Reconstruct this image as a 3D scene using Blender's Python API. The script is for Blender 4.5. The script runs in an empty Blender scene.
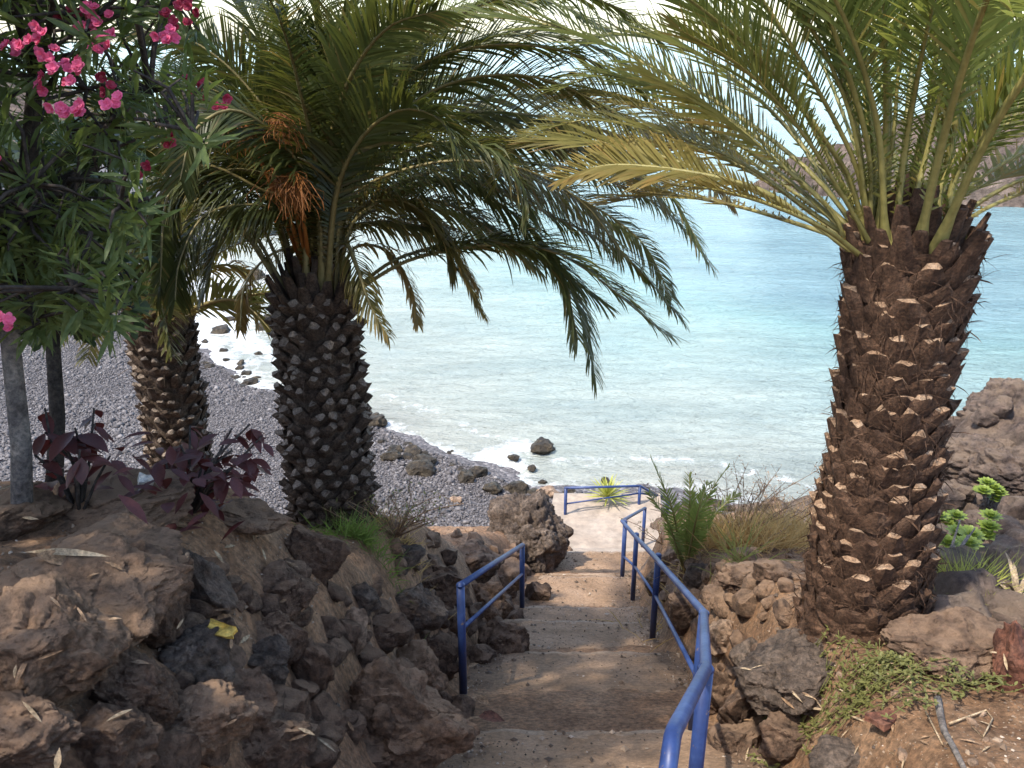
import bpy, bmesh, math, random
import numpy as np
from mathutils import Vector, Matrix, noise as mnoise
R = math.radians
SC = bpy.context.scene
COL = SC.collection
rnd = random.Random(7)

# ------------------------------------------------------------------ camera, sky, sun, exposure
CAMZ, PITCH, F = 14.0, R(21.6), 870.0
cd = bpy.data.cameras.new('camera'); cam = bpy.data.objects.new('camera', cd); COL.objects.link(cam)
cam.location = (0, 0, CAMZ); cam.rotation_euler = (R(90) - PITCH, 0, 0)
cd.sensor_width = 36.0; cd.lens = 36.0 * F / 1024.0; cd.clip_start = 0.05; cd.clip_end = 6000
SC.camera = cam
SUN_EL, SUN_AZ = R(58), R(-128)          # azimuth from +Y (the view), negative = left
SUN_STRENGTH, SKY_STRENGTH, EXPOSURE = 2.15, 0.15, 1.62
w = bpy.data.worlds.new('World'); SC.world = w; w.use_nodes = True
nt = w.node_tree; nt.nodes.clear()
sky = nt.nodes.new('ShaderNodeTexSky'); sky.sky_type = 'NISHITA'; sky.sun_disc = False
sky.sun_elevation = SUN_EL; sky.sun_rotation = SUN_AZ
sky.air_density = 1.0; sky.dust_density = 1.2; sky.ozone_density = 0.5
bg = nt.nodes.new('ShaderNodeBackground'); bg.inputs[1].default_value = SKY_STRENGTH
wo = nt.nodes.new('ShaderNodeOutputWorld')
nt.links.new(sky.outputs[0], bg.inputs[0]); nt.links.new(bg.outputs[0], wo.inputs[0])
sd = bpy.data.lights.new('sun', 'SUN'); sd.energy = SUN_STRENGTH; sd.angle = R(1.2); sd.color = (1.0, 0.93, 0.82)
sun = bpy.data.objects.new('sun', sd); COL.objects.link(sun)
sdir = Vector((math.sin(SUN_AZ) * math.cos(SUN_EL), math.cos(SUN_AZ) * math.cos(SUN_EL), math.sin(SUN_EL)))
sun.rotation_euler = sdir.to_track_quat('Z', 'Y').to_euler(); sun.location = sdir * 60 + Vector((0, 0, 14))
SC.view_settings.view_transform = 'Standard'; SC.view_settings.look = 'None'
SC.view_settings.exposure = EXPOSURE; SC.view_settings.gamma = 1
SC.cycles.max_bounces = 8; SC.cycles.transparent_max_bounces = 8
SC.cycles.use_denoising = True

# ------------------------------------------------------------------ small helpers
CP, SP = math.cos(PITCH), math.sin(PITCH)
def at(px, py, d):                                  # pixel + camera depth -> world point
    u, v = (px - 512) / F, (384 - py) / F
    return Vector((u * d, (v * SP + CP) * d, CAMZ + (v * CP - SP) * d))
def at_z(px, py, z=0.0):
    p = at(px, py, 1.0); k = (z - CAMZ) / (p.z - CAMZ)
    return Vector((p.x * k, p.y * k, z))
def at_y(px, py, y):
    p = at(px, py, 1.0); k = y / p.y
    return Vector((p.x * k, y, CAMZ + (p.z - CAMZ) * k))
def sstep(t):
    t = np.clip(t, 0, 1); return t * t * (3 - 2 * t)

def vnoise(x, y, seed=0):                           # vectorised value noise
    xi = np.floor(x).astype(np.int64); yi = np.floor(y).astype(np.int64)
    fx = x - xi; fy = y - yi; fx = fx * fx * (3 - 2 * fx); fy = fy * fy * (3 - 2 * fy)
    def h(a, b):
        n = (a * 374761393 + b * 668265263 + seed * 1442695041) & 0xffffffff
        n = ((n ^ (n >> 13)) * 1274126177) & 0xffffffff
        return ((n ^ (n >> 16)) & 0xffff) / 65535.0
    return (h(xi, yi) * (1 - fx) + h(xi + 1, yi) * fx) * (1 - fy) + (h(xi, yi + 1) * (1 - fx) + h(xi + 1, yi + 1) * fx) * fy
def fbm(x, y, oct=4, seed=0, gain=.5):
    s = 0; a = 1; t = 0
    for i in range(oct):
        s = s + a * (vnoise(x * 2 ** i, y * 2 ** i, seed + i) - .5); t += a; a *= gain
    return s / t * 2

def obj(name, verts, faces, mats, parent=None, smooth=True, midx=None):
    me = bpy.data.meshes.new(name)
    me.from_pydata(verts if not isinstance(verts, np.ndarray) else verts.tolist(), [], faces if not isinstance(faces, np.ndarray) else faces.tolist())
    for m in (mats if isinstance(mats, (list, tuple)) else [mats]): me.materials.append(m)
    if midx is not None: me.polygons.foreach_set('material_index', np.asarray(midx, dtype=np.int32))
    if smooth: me.polygons.foreach_set('use_smooth', np.ones(len(me.polygons), dtype=bool))
    me.update()
    o = bpy.data.objects.new(name, me); COL.objects.link(o)
    if parent is not None: o.parent = parent
    return o
def tag(o, label, cat, group=None):
    o['label'] = label; o['category'] = cat
    if group: o['group'] = group
    return o
def kind(o, k): o['kind'] = k; return o
def thing(name, label, cat, loc=(0, 0, 0), group=None):
    o = bpy.data.objects.new(name, None); COL.objects.link(o); o.location = loc
    o.empty_display_size = .1
    return tag(o, label, cat, group)

class MB:
    """collects vertices and faces of one mesh"""
    def __init__(s, org=(0, 0, 0)): s.v = []; s.f = []; s.m = []; s.o = Vector(org)
    def add(s, vs, fs, m=0):
        b = len(s.v)
        s.v.extend([(p[0] - s.o.x, p[1] - s.o.y, p[2] - s.o.z) for p in vs])
        s.f.extend([tuple(i + b for i in f) for f in fs]); s.m.extend([m] * len(fs))
    def tube(s, pts, rad, n=6, m=0, cap=True):
        pts = [Vector(p) for p in pts]; k = len(pts)
        rad = rad if isinstance(rad, (list, tuple)) else [rad] * k
        vs = []; fs = []; ref = None
        for i, p in enumerate(pts):
            t = (pts[min(i + 1, k - 1)] - pts[max(i - 1, 0)]).normalized()
            if ref is None:
                ref = t.orthogonal().normalized()
            ref = (ref - t * ref.dot(t)).normalized(); b = t.cross(ref)
            for j in range(n):
                a = 2 * math.pi * j / n
                vs.append(p + (ref * math.cos(a) + b * math.sin(a)) * rad[i])
        for i in range(k - 1):
            for j in range(n):
                j2 = (j + 1) % n
                fs.append((i * n + j, i * n + j2, (i + 1) * n + j2, (i + 1) * n + j))
        if cap: fs.append(tuple(range(n - 1, -1, -1))); fs.append(tuple(range((k - 1) * n, k * n)))
        s.add(vs, fs, m)
    def leaf(s, p, d, up, L, W, m=0, bend=0.0, fold=0.25, seg=3, peak=.45):
        d = Vector(d).normalized(); b = d.cross(Vector(up))
        if b.length < 1e-4: b = d.orthogonal()
        b.normalize(); nrm = b.cross(d)
        vs = [Vector(p)]; q = Vector(p); dd = d.copy(); fs = []
        for i in range(1, seg + 1):
            t = i / seg
            dd = (dd + Vector((0, 0, -bend / seg))).normalized(); q = q + dd * (L / seg)
            if i < seg:
                ww = W * .5 * math.sin(math.pi * min(1, (t / (2 * peak)) if t < peak else .5 + (t - peak) / (2 * (1 - peak))))
                vs += [q + b * ww + nrm * ww * fold, q, q - b * ww + nrm * ww * fold]
            else: vs.append(q)
        fs += [(0, 1, 2), (0, 2, 3)]
        for i in range(seg - 2):
            a = 1 + 3 * i
            fs += [(a, a + 3, a + 4, a + 1), (a + 1, a + 4, a + 5, a + 2)]
        a = 1 + 3 * (seg - 2); e = len(vs) - 1
        fs += [(a, e, a + 1), (a + 1, e, a + 2)]
        s.add(vs, fs, m)
    def build(s, name, mats, parent=None, smooth=True):
        return obj(name, s.v, s.f, mats, parent, smooth, s.m)

# ------------------------------------------------------------------ materials
def new_mat(name):
    m = bpy.data.materials.new(name); m.use_nodes = True
    n = m.node_tree; n.nodes.clear()
    out = n.nodes.new('ShaderNodeOutputMaterial'); b = n.nodes.new('ShaderNodeBsdfPrincipled')
    n.links.new(b.outputs[0], out.inputs[0])
    return m, n, b, out
def N(n, t, **kw):
    x = n.nodes.new('ShaderNode' + t)
    for k, v in kw.items():
        if k in x.inputs: x.inputs[k].default_value = v
        else: setattr(x, k, v)
    return x
def ramp(n, fac, stops):
    r = n.nodes.new('ShaderNodeValToRGB'); e = r.color_ramp.elements
    while len(e) < len(stops): e.new(.5)
    for i, (p, c) in enumerate(stops): e[i].position = p; e[i].color = (*c, 1)
    n.links.new(fac, r.inputs[0]); return r.outputs[0]
def mixc(n, fac, a, b, mode='MIX'):
    x = n.nodes.new('ShaderNodeMix'); x.data_type = 'RGBA'; x.blend_type = mode
    for s, v in ((x.inputs[0], fac), (x.inputs[6], a), (x.inputs[7], b)):
        if isinstance(v, (float, int)): s.default_value = v
        elif isinstance(v, tuple): s.default_value = (*v, 1)
        else: n.links.new(v, s)
    return x.outputs[2]
def earth_mat(name, stops, scale, rough=.95, bump=.6, bscale=30, speck=None, dust=None, world=True, bdist=.02, con=.75, pores=0):
    m, n, b, out = new_mat(name)
    g = N(n, 'NewGeometry'); pos = g.outputs['Position']
    n1 = N(n, 'TexNoise', Scale=scale, Detail=8.0, Roughness=.65); n.links.new(pos, n1.inputs[0])
    c = ramp(n, n1.outputs[0], stops)
    n2 = N(n, 'TexNoise', Scale=bscale, Detail=10.0, Roughness=.7); n.links.new(pos, n2.inputs[0])
    c = mixc(n, con, c, ramp(n, n2.outputs[0], [(.38, (.30, .30, .30)), (.5, (.78, .78, .78)), (.61, (1.35, 1.28, 1.2))]), 'MULTIPLY')
    if speck:
        v = N(n, 'TexVoronoi', Scale=speck[0]); n.links.new(pos, v.inputs[0])
        f = N(n, 'MapRange'); f.inputs[1].default_value = speck[2]; f.inputs[2].default_value = speck[2] - .05
        n.links.new(v.outputs[0], f.inputs[0]); c = mixc(n, f.outputs[0], c, speck[1])
    if dust:
        sx = N(n, 'SeparateXYZ'); n.links.new(g.outputs['Normal'], sx.inputs[0])
        mr = N(n, 'MapRange'); mr.inputs[1].default_value = .45; mr.inputs[2].default_value = .95; n.links.new(sx.outputs[2], mr.inputs[0])
        mu = N(n, 'Math', operation='MULTIPLY'); n.links.new(mr.outputs[0], mu.inputs[0])
        n3 = N(n, 'TexNoise', Scale=scale * 1.7, Detail=5.0); n.links.new(pos, n3.inputs[0])
        r3 = ramp(n, n3.outputs[0], [(.35, (0, 0, 0)), (.6, (1, 1, 1))]); n.links.new(r3, mu.inputs[1])
        c = mixc(n, mu.outputs[0], c, dust)
    n.links.new(c, b.inputs['Base Color']); b.inputs['Roughness'].default_value = rough
    b.inputs['Specular IOR Level'].default_value = .25
    bp = N(n, 'Bump', Strength=bump, Distance=bdist * 1.8); n.links.new(n2.outputs[0], bp.inputs['Height'])
    if pores:
        vp = N(n, 'TexVoronoi', Scale=pores); n.links.new(pos, vp.inputs[0])
        pr = N(n, 'MapRange'); pr.inputs[1].default_value = .12; pr.inputs[2].default_value = .34; n.links.new(vp.outputs[0], pr.inputs[0])
        b0 = N(n, 'Bump', Strength=.8, Distance=bdist * .5); n.links.new(pr.outputs[0], b0.inputs['Height']); n.links.new(b0.outputs[0], bp.inputs['Normal'])
    n5 = N(n, 'TexNoise', Scale=bscale * 4.5, Detail=6.0, Roughness=.75); n.links.new(pos, n5.inputs[0])
    bq = N(n, 'Bump', Strength=min(1, bump), Distance=bdist * .6); n.links.new(n5.outputs[0], bq.inputs['Height']); n.links.new(bp.outputs[0], bq.inputs['Normal'])
    n.links.new(bq.outputs[0], b.inputs['Normal'])
    return m
def leaf_mat(name, c1, c2, trans, tfac=.4, rough=.42, scale=3.0, spec=.4):
    m, n, b, out = new_mat(name)
    g = N(n, 'NewGeometry')
    n1 = N(n, 'TexNoise', Scale=scale, Detail=4.0); n.links.new(g.outputs['Position'], n1.inputs[0])
    n4 = N(n, 'TexNoise', Scale=scale * 14, Detail=2.0); n.links.new(g.outputs['Position'], n4.inputs[0])
    ad = N(n, 'Math', operation='ADD'); n.links.new(n1.outputs[0], ad.inputs[0]); n.links.new(n4.outputs[0], ad.inputs[1])
    hf = N(n, 'Math', operation='MULTIPLY'); n.links.new(ad.outputs[0], hf.inputs[0]); hf.inputs[1].default_value = .5
    c = ramp(n, hf.outputs[0], [(.35, c1), (.65, c2)])
    n.links.new(c, b.inputs['Base Color']); b.inputs['Roughness'].default_value = rough; b.inputs['Specular IOR Level'].default_value = spec
    t = N(n, 'BsdfTranslucent'); t.inputs[0].default_value = (*trans, 1)
    mx = N(n, 'MixShader'); mx.inputs[0].default_value = tfac
    n.links.new(b.outputs[0], mx.inputs[1]); n.links.new(t.outputs[0], mx.inputs[2]); n.links.new(mx.outputs[0], out.inputs[0])
    return m
M = {}
M['soil'] = earth_mat('soil', [(.3, (.18, .10, .056)), (.5, (.29, .168, .096)), (.7, (.38, .24, .146))], 2.2, bump=.8, bscale=22, speck=(38, (.30, .24, .18), .17))
M['soil_warm'] = earth_mat('soil_warm', [(.3, (.16, .085, .045)), (.5, (.25, .145, .08)), (.7, (.36, .23, .14))], 2.2, bump=.8, bscale=22, speck=(38, (.38, .30, .22), .17))
M['path'] = earth_mat('path_concrete', [(.3, (.215, .132, .076)), (.5, (.31, .198, .12)), (.72, (.40, .265, .17))], 1.5, bump=.5, bscale=26, speck=(60, (.13, .09, .06), .16), con=.4)
M['landing'] = earth_mat('landing_stone', [(.3, (.26, .205, .16)), (.5, (.34, .275, .215)), (.72, (.41, .34, .275))], 1.3, bump=.25, bscale=5, con=.3)
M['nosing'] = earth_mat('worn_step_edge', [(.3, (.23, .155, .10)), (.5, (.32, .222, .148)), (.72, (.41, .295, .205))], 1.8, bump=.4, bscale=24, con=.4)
M['shade_dirt'] = earth_mat('shade_dirt_on_steps', [(.3, (.16, .098, .058)), (.5, (.24, .152, .094)), (.72, (.31, .207, .132))], 2.2, bump=.7, bscale=26, con=.5, speck=(45, (.30, .24, .18), .16))
M['basalt'] = earth_mat('basalt', [(.3, (.078, .051, .037)), (.5, (.17, .108, .074)), (.72, (.28, .185, .127))], 4.5, bump=1.0, bscale=24, dust=(.34, .222, .143), bdist=.03, pores=42)
M['brown_rock'] = earth_mat('brown_rock', [(.3, (.145, .09, .058)), (.5, (.28, .18, .117)), (.72, (.40, .265, .178))], 3.5, bump=1.0, bscale=26, dust=(.40, .26, .165), bdist=.03, pores=48)
M['grey_rock'] = earth_mat('grey_rock', [(.3, (.08, .059, .047)), (.5, (.17, .128, .10)), (.72, (.29, .225, .178))], 4, bump=1.0, bscale=22, bdist=.03, pores=55)
M['tan_rock'] = earth_mat('tan_rock', [(.3, (.20, .13, .085)), (.5, (.32, .22, .15)), (.72, (.44, .32, .23))], 4, bump=.8, bscale=22)
M['lava'] = earth_mat('lava_crag', [(.28, (.06, .045, .04)), (.5, (.19, .14, .115)), (.72, (.33, .25, .20))], 1.6, bump=1.0, bscale=7, dust=(.30, .215, .15), bdist=.12, pores=14)
M['wet_rock'] = earth_mat('wet_rock', [(.3, (.025, .02, .014)), (.5, (.06, .047, .032)), (.72, (.13, .10, .062))], 2.5, rough=.5, bump=1.0, bscale=9, bdist=.06)
M['cliff'] = earth_mat('cliff', [(.3, (.10, .075, .06)), (.5, (.24, .18, .145)), (.7, (.37, .285, .23))], .16, bump=1.0, bscale=.9, bdist=.8)

def beach_mat():
    m, n, b, out = new_mat('pebble_beach')
    g = N(n, 'NewGeometry')
    v = N(n, 'TexVoronoi', Scale=9.0); n.links.new(g.outputs['Position'], v.inputs[0])
    s = N(n, 'SeparateColor'); n.links.new(v.outputs['Color'], s.inputs[0])
    c = ramp(n, s.outputs[0], [(0, (.06, .054, .055)), (.5, (.11, .10, .10)), (.85, (.16, .148, .146)), (1, (.25, .23, .225))])
    n1 = N(n, 'TexNoise', Scale=.35, Detail=5.0); n.links.new(g.outputs['Position'], n1.inputs[0])
    c = mixc(n, .5, c, ramp(n, n1.outputs[0], [(.35, (.55, .53, .53)), (.65, (1, .97, .95))]), 'MULTIPLY')
    n.links.new(c, b.inputs['Base Color']); b.inputs['Roughness'].default_value = .8
    bp = N(n, 'Bump', Strength=1.0, Distance=.06); bp.invert = True
    n.links.new(v.outputs['Distance'], bp.inputs['Height']); n.links.new(bp.outputs[0], b.inputs['Normal'])
    return m
M['beach'] = beach_mat()
def pebble_mat():
    m, n, b, out = new_mat('pebble')
    g = N(n, 'NewGeometry')
    c = ramp(n, g.outputs['Random Per Island'], [(0, (.052, .046, .045)), (.5, (.098, .088, .087)), (.9, (.145, .131, .127)), (1, (.24, .22, .21))])
    n.links.new(c, b.inputs['Base Color']); b.inputs['Roughness'].default_value = .75
    return m
M['pebble'] = pebble_mat()

def grit_mat():
    m, n, b, out = new_mat('grit')
    g = N(n, 'NewGeometry')
    c = ramp(n, g.outputs['Random Per Island'], [(0, (.06, .045, .035)), (.45, (.17, .115, .075)), (.8, (.30, .22, .15)), (1, (.48, .40, .32))])
    n.links.new(c, b.inputs['Base Color']); b.inputs['Roughness'].default_value = .9
    return m
M['grit'] = grit_mat()
def frond_mat(name, lo, hi, tr, tf=.42):
    m, n, b, out = new_mat(name)
    g = N(n, 'NewGeometry')
    a = N(n, 'Attribute', attribute_name='age')
    n1 = N(n, 'TexNoise', Scale=1.6, Detail=3.0); n.links.new(g.outputs['Position'], n1.inputs[0])
    c = ramp(n, g.outputs['Random Per Island'], [(0, lo), (1, hi)])
    c = mixc(n, a.outputs['Fac'], c, ramp(n, n1.outputs[0], [(.35, (.16, .085, .03)), (.55, (.30, .20, .06)), (.7, (.36, .27, .10))]))
    n.links.new(c, b.inputs['Base Color']); b.inputs['Roughness'].default_value = .42; b.inputs['Specular IOR Level'].default_value = .3
    t = N(n, 'BsdfTranslucent'); tc = mixc(n, a.outputs['Fac'], tr, (.42, .25, .07)); n.links.new(tc, t.inputs[0])
    mx = N(n, 'MixShader'); mx.inputs[0].default_value = tf
    n.links.new(b.outputs[0], mx.inputs[1]); n.links.new(t.outputs[0], mx.inputs[2]); n.links.new(mx.outputs[0], out.inputs[0])
    return m
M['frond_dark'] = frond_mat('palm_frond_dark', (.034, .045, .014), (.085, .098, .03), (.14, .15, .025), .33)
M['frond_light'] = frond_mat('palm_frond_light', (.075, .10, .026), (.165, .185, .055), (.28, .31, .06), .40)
M['rachis'] = leaf_mat('palm_rachis', (.17, .15, .045), (.30, .26, .085), (.3, .25, .08), .08, .5, 2)
M['rachis_dark'] = leaf_mat('palm_rachis_dark', (.15, .12, .045), (.27, .22, .085), (.25, .22, .06), .08, .5, 2)
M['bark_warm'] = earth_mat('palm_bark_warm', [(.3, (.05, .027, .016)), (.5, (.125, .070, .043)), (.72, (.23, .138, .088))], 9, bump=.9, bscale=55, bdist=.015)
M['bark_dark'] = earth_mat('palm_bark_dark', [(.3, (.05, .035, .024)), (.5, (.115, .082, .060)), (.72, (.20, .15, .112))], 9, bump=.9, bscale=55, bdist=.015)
M['boot_tan'] = earth_mat('cut_leaf_base_tan', [(.3, (.17, .10, .06)), (.5, (.29, .19, .12)), (.7, (.40, .29, .20))], 14, bump=.4, bscale=80, bdist=.01)
M['boot_grey'] = earth_mat('cut_leaf_base_grey', [(.3, (.13, .10, .078)), (.5, (.22, .175, .138)), (.7, (.31, .255, .21))], 14, bump=.5, bscale=80, bdist=.01)
M['orange'] = leaf_mat('date_strands', (.24, .085, .018), (.38, .15, .035), (.4, .15, .03), .2, .5, 6)
M['oleander'] = leaf_mat('oleander_leaf', (.055, .078, .026), (.12, .155, .055), (.18, .25, .05), .32, .45, 5, .22)
M['bush'] = leaf_mat('broad_leaf', (.022, .038, .016), (.05, .075, .028), (.06, .10, .02), .25, .45, 5)
M['pink'] = leaf_mat('pink_petal', (.66, .075, .20), (.82, .20, .35), (.8, .14, .28), .35, .5, 9)
M['crimson'] = leaf_mat('crimson_petal', (.26, .02, .045), (.42, .04, .09), (.45, .04, .09), .3, .5, 9)
M['redleaf'] = leaf_mat('dark_red_leaf', (.045, .016, .015), (.10, .032, .028), (.20, .03, .025), .25, .45, 7)
M['grass'] = leaf_mat('green_grass', (.075, .12, .025), (.15, .20, .05), (.24, .34, .06), .35, .5, 4)
M['drygrass'] = leaf_mat('dry_grass', (.42, .25, .09), (.62, .42, .18), (.5, .35, .14), .35, .7, 2.5)
M['weed'] = leaf_mat('creeping_weed', (.11, .115, .035), (.22, .215, .07), (.26, .28, .07), .35, .55, 6)
M['lime'] = leaf_mat('lime_rosette', (.16, .225, .03), (.28, .345, .065), (.3, .38, .06), .3, .45, 8)
M['agave'] = leaf_mat('yucca_leaf', (.30, .32, .05), (.50, .50, .12), (.5, .5, .1), .3, .5, 6)
M['straw'] = earth_mat('dry_straw', [(.3, (.24, .17, .10)), (.5, (.40, .30, .19)), (.7, (.52, .42, .29))], 12, bump=.3, bscale=60)
M['deadleaf'] = earth_mat('dry_leaf', [(.3, (.16, .09, .05)), (.5, (.30, .19, .11)), (.7, (.44, .31, .20))], 12, bump=.3, bscale=60)
M['greywood'] = earth_mat('weathered_wood', [(.3, (.10, .085, .078)), (.5, (.175, .155, .14)), (.7, (.26, .235, .21))], 8, bump=.6, bscale=40, bdist=.01)
M['darkwood'] = earth_mat('dark_wood', [(.3, (.03, .025, .022)), (.5, (.06, .05, .043)), (.7, (.10, .082, .07))], 8, bump=.6, bscale=40, bdist=.01)
M['terracotta'] = earth_mat('red_stone', [(.3, (.09, .038, .026)), (.5, (.155, .068, .045)), (.7, (.21, .105, .07))], 7, bump=.4, bscale=30)
M['yellow'] = earth_mat('yellow_plastic', [(.3, (.48, .32, .06)), (.6, (.62, .45, .11))], 10, rough=.6, bump=.1)
M['white_litter'] = earth_mat('white_crumple', [(.3, (.6, .57, .5)), (.6, (.78, .75, .68))], 10, rough=.7, bump=.2)
def paint_mat():
    m, n, b, out = new_mat('blue_rail_paint')
    g = N(n, 'NewGeometry')
    n1 = N(n, 'TexNoise', Scale=18.0, Detail=8.0, Roughness=.7); n.links.new(g.outputs['Position'], n1.inputs[0])
    n2 = N(n, 'TexNoise', Scale=3.0, Detail=6.0, Roughness=.7); n.links.new(g.outputs['Position'], n2.inputs[0])
    c = ramp(n, n2.outputs[0], [(.3, (.010, .022, .085)), (.55, (.022, .048, .155)), (.75, (.06, .10, .23))])
    c = mixc(n, ramp(n, n1.outputs[0], [(.62, (0, 0, 0)), (.65, (1, 1, 1))]), c, (.16, .11, .085))
    n.links.new(c, b.inputs['Base Color'])
    rr = N(n, 'MapRange'); rr.inputs[3].default_value = .32; rr.inputs[4].default_value = .6; n.links.new(n1.outputs[0], rr.inputs[0]); n.links.new(rr.outputs[0], b.inputs['Roughness'])
    bp = N(n, 'Bump', Strength=.25, Distance=.004); n.links.new(n1.outputs[0], bp.inputs['Height']); n.links.new(bp.outputs[0], b.inputs['Normal'])
    return m
M['blue'] = paint_mat()

# ------------------------------------------------------------------ terrain functions
ST_Y = [-6, 0, 5.1, 6.2, 10.7, 14.3, 15.6, 18.4, 24]
ST_D = [-1.5, 1.62, 4.8, 5.3, 7.7, 9.08, 10.0, 10.15, 14.8]
XL_Y, XL = [-6, 4.5, 6.2, 10.7, 14.3, 17.4, 24], [-.5, -.36, -.37, .22, .83, 1.15, 2.0]
XR_Y, XR = [-6, 4.2, 8.4, 11.2, 12, 15.9, 24], [1.5, 1.58, 1.66, 1.90, 1.92, 2.95, 4.2]
LF_Y, LF_D = [-8, 0, 4.8, 7, 8, 10, 12, 15, 17, 20, 24, 30], [1.0, 2.0, 3.44, 4.1, 4.7, 6.3, 7.35, 9.0, 10.4, 12.4, 14.5, 17]
RT_Y, RT_D = [-8, 0, 3.7, 5, 6.5, 8, 11, 13, 15, 17, 20, 24, 30], [1.4, 2.15, 3.38, 3.8, 4.4, 5.2, 6.6, 7.6, 9.0, 10.6, 12.4, 14.6, 17]
def ground(x, y, rough=True):
    x = np.asarray(x, float); y = np.asarray(y, float)
    s = CAMZ - np.interp(y, ST_Y, ST_D)
    xl = np.interp(y, XL_Y, XL); xr = np.interp(y, XR_Y, XR)
    L = CAMZ - np.interp(y, LF_Y, LF_D); Rr = CAMZ - np.interp(y, RT_Y, RT_D)
    L = L + .92 * sstep((-.85 - x) / 1.0) * (1 - sstep((y - 4.4) / 2.0)) + .25 * sstep((-2.5 - x) / 3) * (1 - sstep((y - 6) / 4))
    g = np.exp(-(((x - 9.6) / 3.0) ** 2 + ((y - 14.6) / 2.9) ** 2))
    crag = sstep((x - 4.2) / 2.5) * sstep((y - 6.5) / 3)
    Rr = Rr + 2.5 * g
    wl = sstep((xl - .06 - x) / .85); wr = sstep((x - xr - .02) / .55)
    z = s - .14 + wl * (L - s + .14) + wr * (Rr - s + .14)
    if rough:
        a = np.clip(np.maximum(wl, wr), 0, 1)
        st = 1 - np.clip(4 * (wl * (1 - wl) + wr * (1 - wr)), 0, 1)
        z = z + a * (.10 * fbm(x * 1.3, y * 1.3, 3, 3) + .05 * st * fbm(x * 6, y * 6, 3, 11)) + .02 * fbm(x * 14, y * 14, 2, 19) * a * st
        z = z + crag * (.75 * fbm(x * .8, y * .8, 4, 23, .6) + .25 * np.abs(fbm(x * 2.6, y * 2.6, 3, 31)))
    return z
def G(px, py, lift=0.0):                            # where the view ray through a pixel meets the near ground
    p = at(px, py, 1.0); c = Vector((0, 0, CAMZ)); d = p - c
    t = np.arange(1.2, 40, .02)
    zz = CAMZ + d.z * t; gz = ground(d.x * t, d.y * t)
    i = int(np.argmax(zz < gz)) if (zz < gz).any() else -1
    q = c + d * t[i]
    return Vector((q.x, q.y, float(ground(q.x, q.y)) + lift)), float(t[i])
def axis_grid(lo, hi, d0, d1, step, grow=1.18):
    c = list(np.arange(d0, d1 + step * .5, step)); s = step; a = d0
    while a > lo: s *= grow; a -= s; c.insert(0, a)
    s = step; a = c[-1]
    while a < hi: s *= grow; a += s; c.append(a)
    return np.array(c)
def sheet(name, xs, ys, zf, mats, mfun=None):
    X, Y = np.meshgrid(xs, ys); Z = zf(X, Y)
    nx, ny = len(xs), len(ys)
    V = np.stack([X, Y, Z], -1).reshape(-1, 3)
    i = np.arange((ny - 1) * (nx - 1)); r, c = i // (nx - 1), i % (nx - 1)
    a = r * nx + c
    Fc = np.stack([a, a + 1, a + nx + 1, a + nx], -1)
    mi = None
    if mfun is not None: mi = mfun(X[:-1, :-1].ravel(), Y[:-1, :-1].ravel())
    return obj(name, V, Fc, mats, midx=mi)

xs = axis_grid(-14, 26, -4.6, 9.5, .075); ys = axis_grid(-7, 27, .5, 17, .075)
def hill_mat_idx(x, y):
    k = np.zeros(len(x), int)
    k[(x > 1.6) & (y < 12)] = 1
    k[(x + .5 * fbm(x, y, 3, 5) > 4.3) & (y > 6.5)] = 2
    k[(y > 13) & (x > 1)] = 2
    return k
kind(sheet('hillside_ground', xs, ys, ground, [M['soil'], M['soil_warm'], M['lava']], hill_mat_idx), 'structure')

# shoreline and the coast sheet
SHORE = [(60, 12), (25, 19), (14, 22), (9, 24), (6, 25.6), (3, 25.4), (.3, 25.8), (-1.1, 27.2), (-3.5, 29), (-5.2, 31), (-8.5, 33.2), (-11.4, 35.2), (-14.5, 39), (-17.2, 43), (-20, 49),
         (-21.5, 56), (-24, 68), (-30, 88), (-33, 120), (-30, 150), (-60, 200), (-300, 260)]
LAND = SHORE + [(-300, -60), (60, -60)]
def seg_dist(x, y, poly, closed=False):
    d = np.full(x.shape, 1e9); n = len(poly)
    for i in range(n if closed else n - 1):
        ax, ay = poly[i]; bx, by = poly[(i + 1) % n]
        vx, vy = bx - ax, by - ay; L = vx * vx + vy * vy
        t = np.clip(((x - ax) * vx + (y - ay) * vy) / L, 0, 1)
        d = np.minimum(d, np.hypot(x - ax - t * vx, y - ay - t * vy))
    return d
def inside(x, y, poly):
    c = np.zeros(x.shape, bool); n = len(poly); j = n - 1
    for i in range(n):
        xi, yi = poly[i]; xj, yj = poly[j]
        c ^= ((yi > y) != (yj > y)) & (x < (xj - xi) * (y - yi) / ((yj - yi) or 1e-9) + xi); j = i
    return c
def shore_sd(x, y):
    d = seg_dist(x, y, SHORE); return np.where(inside(x, y, LAND), d, -d)
def coast(x, y):
    s = shore_sd(x, y) + .9 * fbm(x * .3, y * .3, 3, 41)
    z = np.where(s > 0, .075 * s + .05 * np.sqrt(np.abs(s)), .055 * s)
    z = np.minimum(z, 2.6) + .05 * fbm(x * .9, y * .9, 3, 43)
    hill = sstep((s - 22) / 40) * sstep((y - 40) / 40) * sstep((-x - 30) / 25)
    z = z + hill * (10 + 5 * fbm(x * .05, y * .05, 4, 47))
    return np.maximum(z, -6)
cx = axis_grid(-320, 90, -26, 8, .3); cy = axis_grid(-60, 330, 19, 60, .3)
def coast_mat(x, y):
    s = shore_sd(x, y)
    return np.where((s > 20) & (y > 50), 1, 0)
kind(sheet('beach', cx, cy, coast, [M['beach'], M['cliff']], coast_mat), 'structure')
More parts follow.
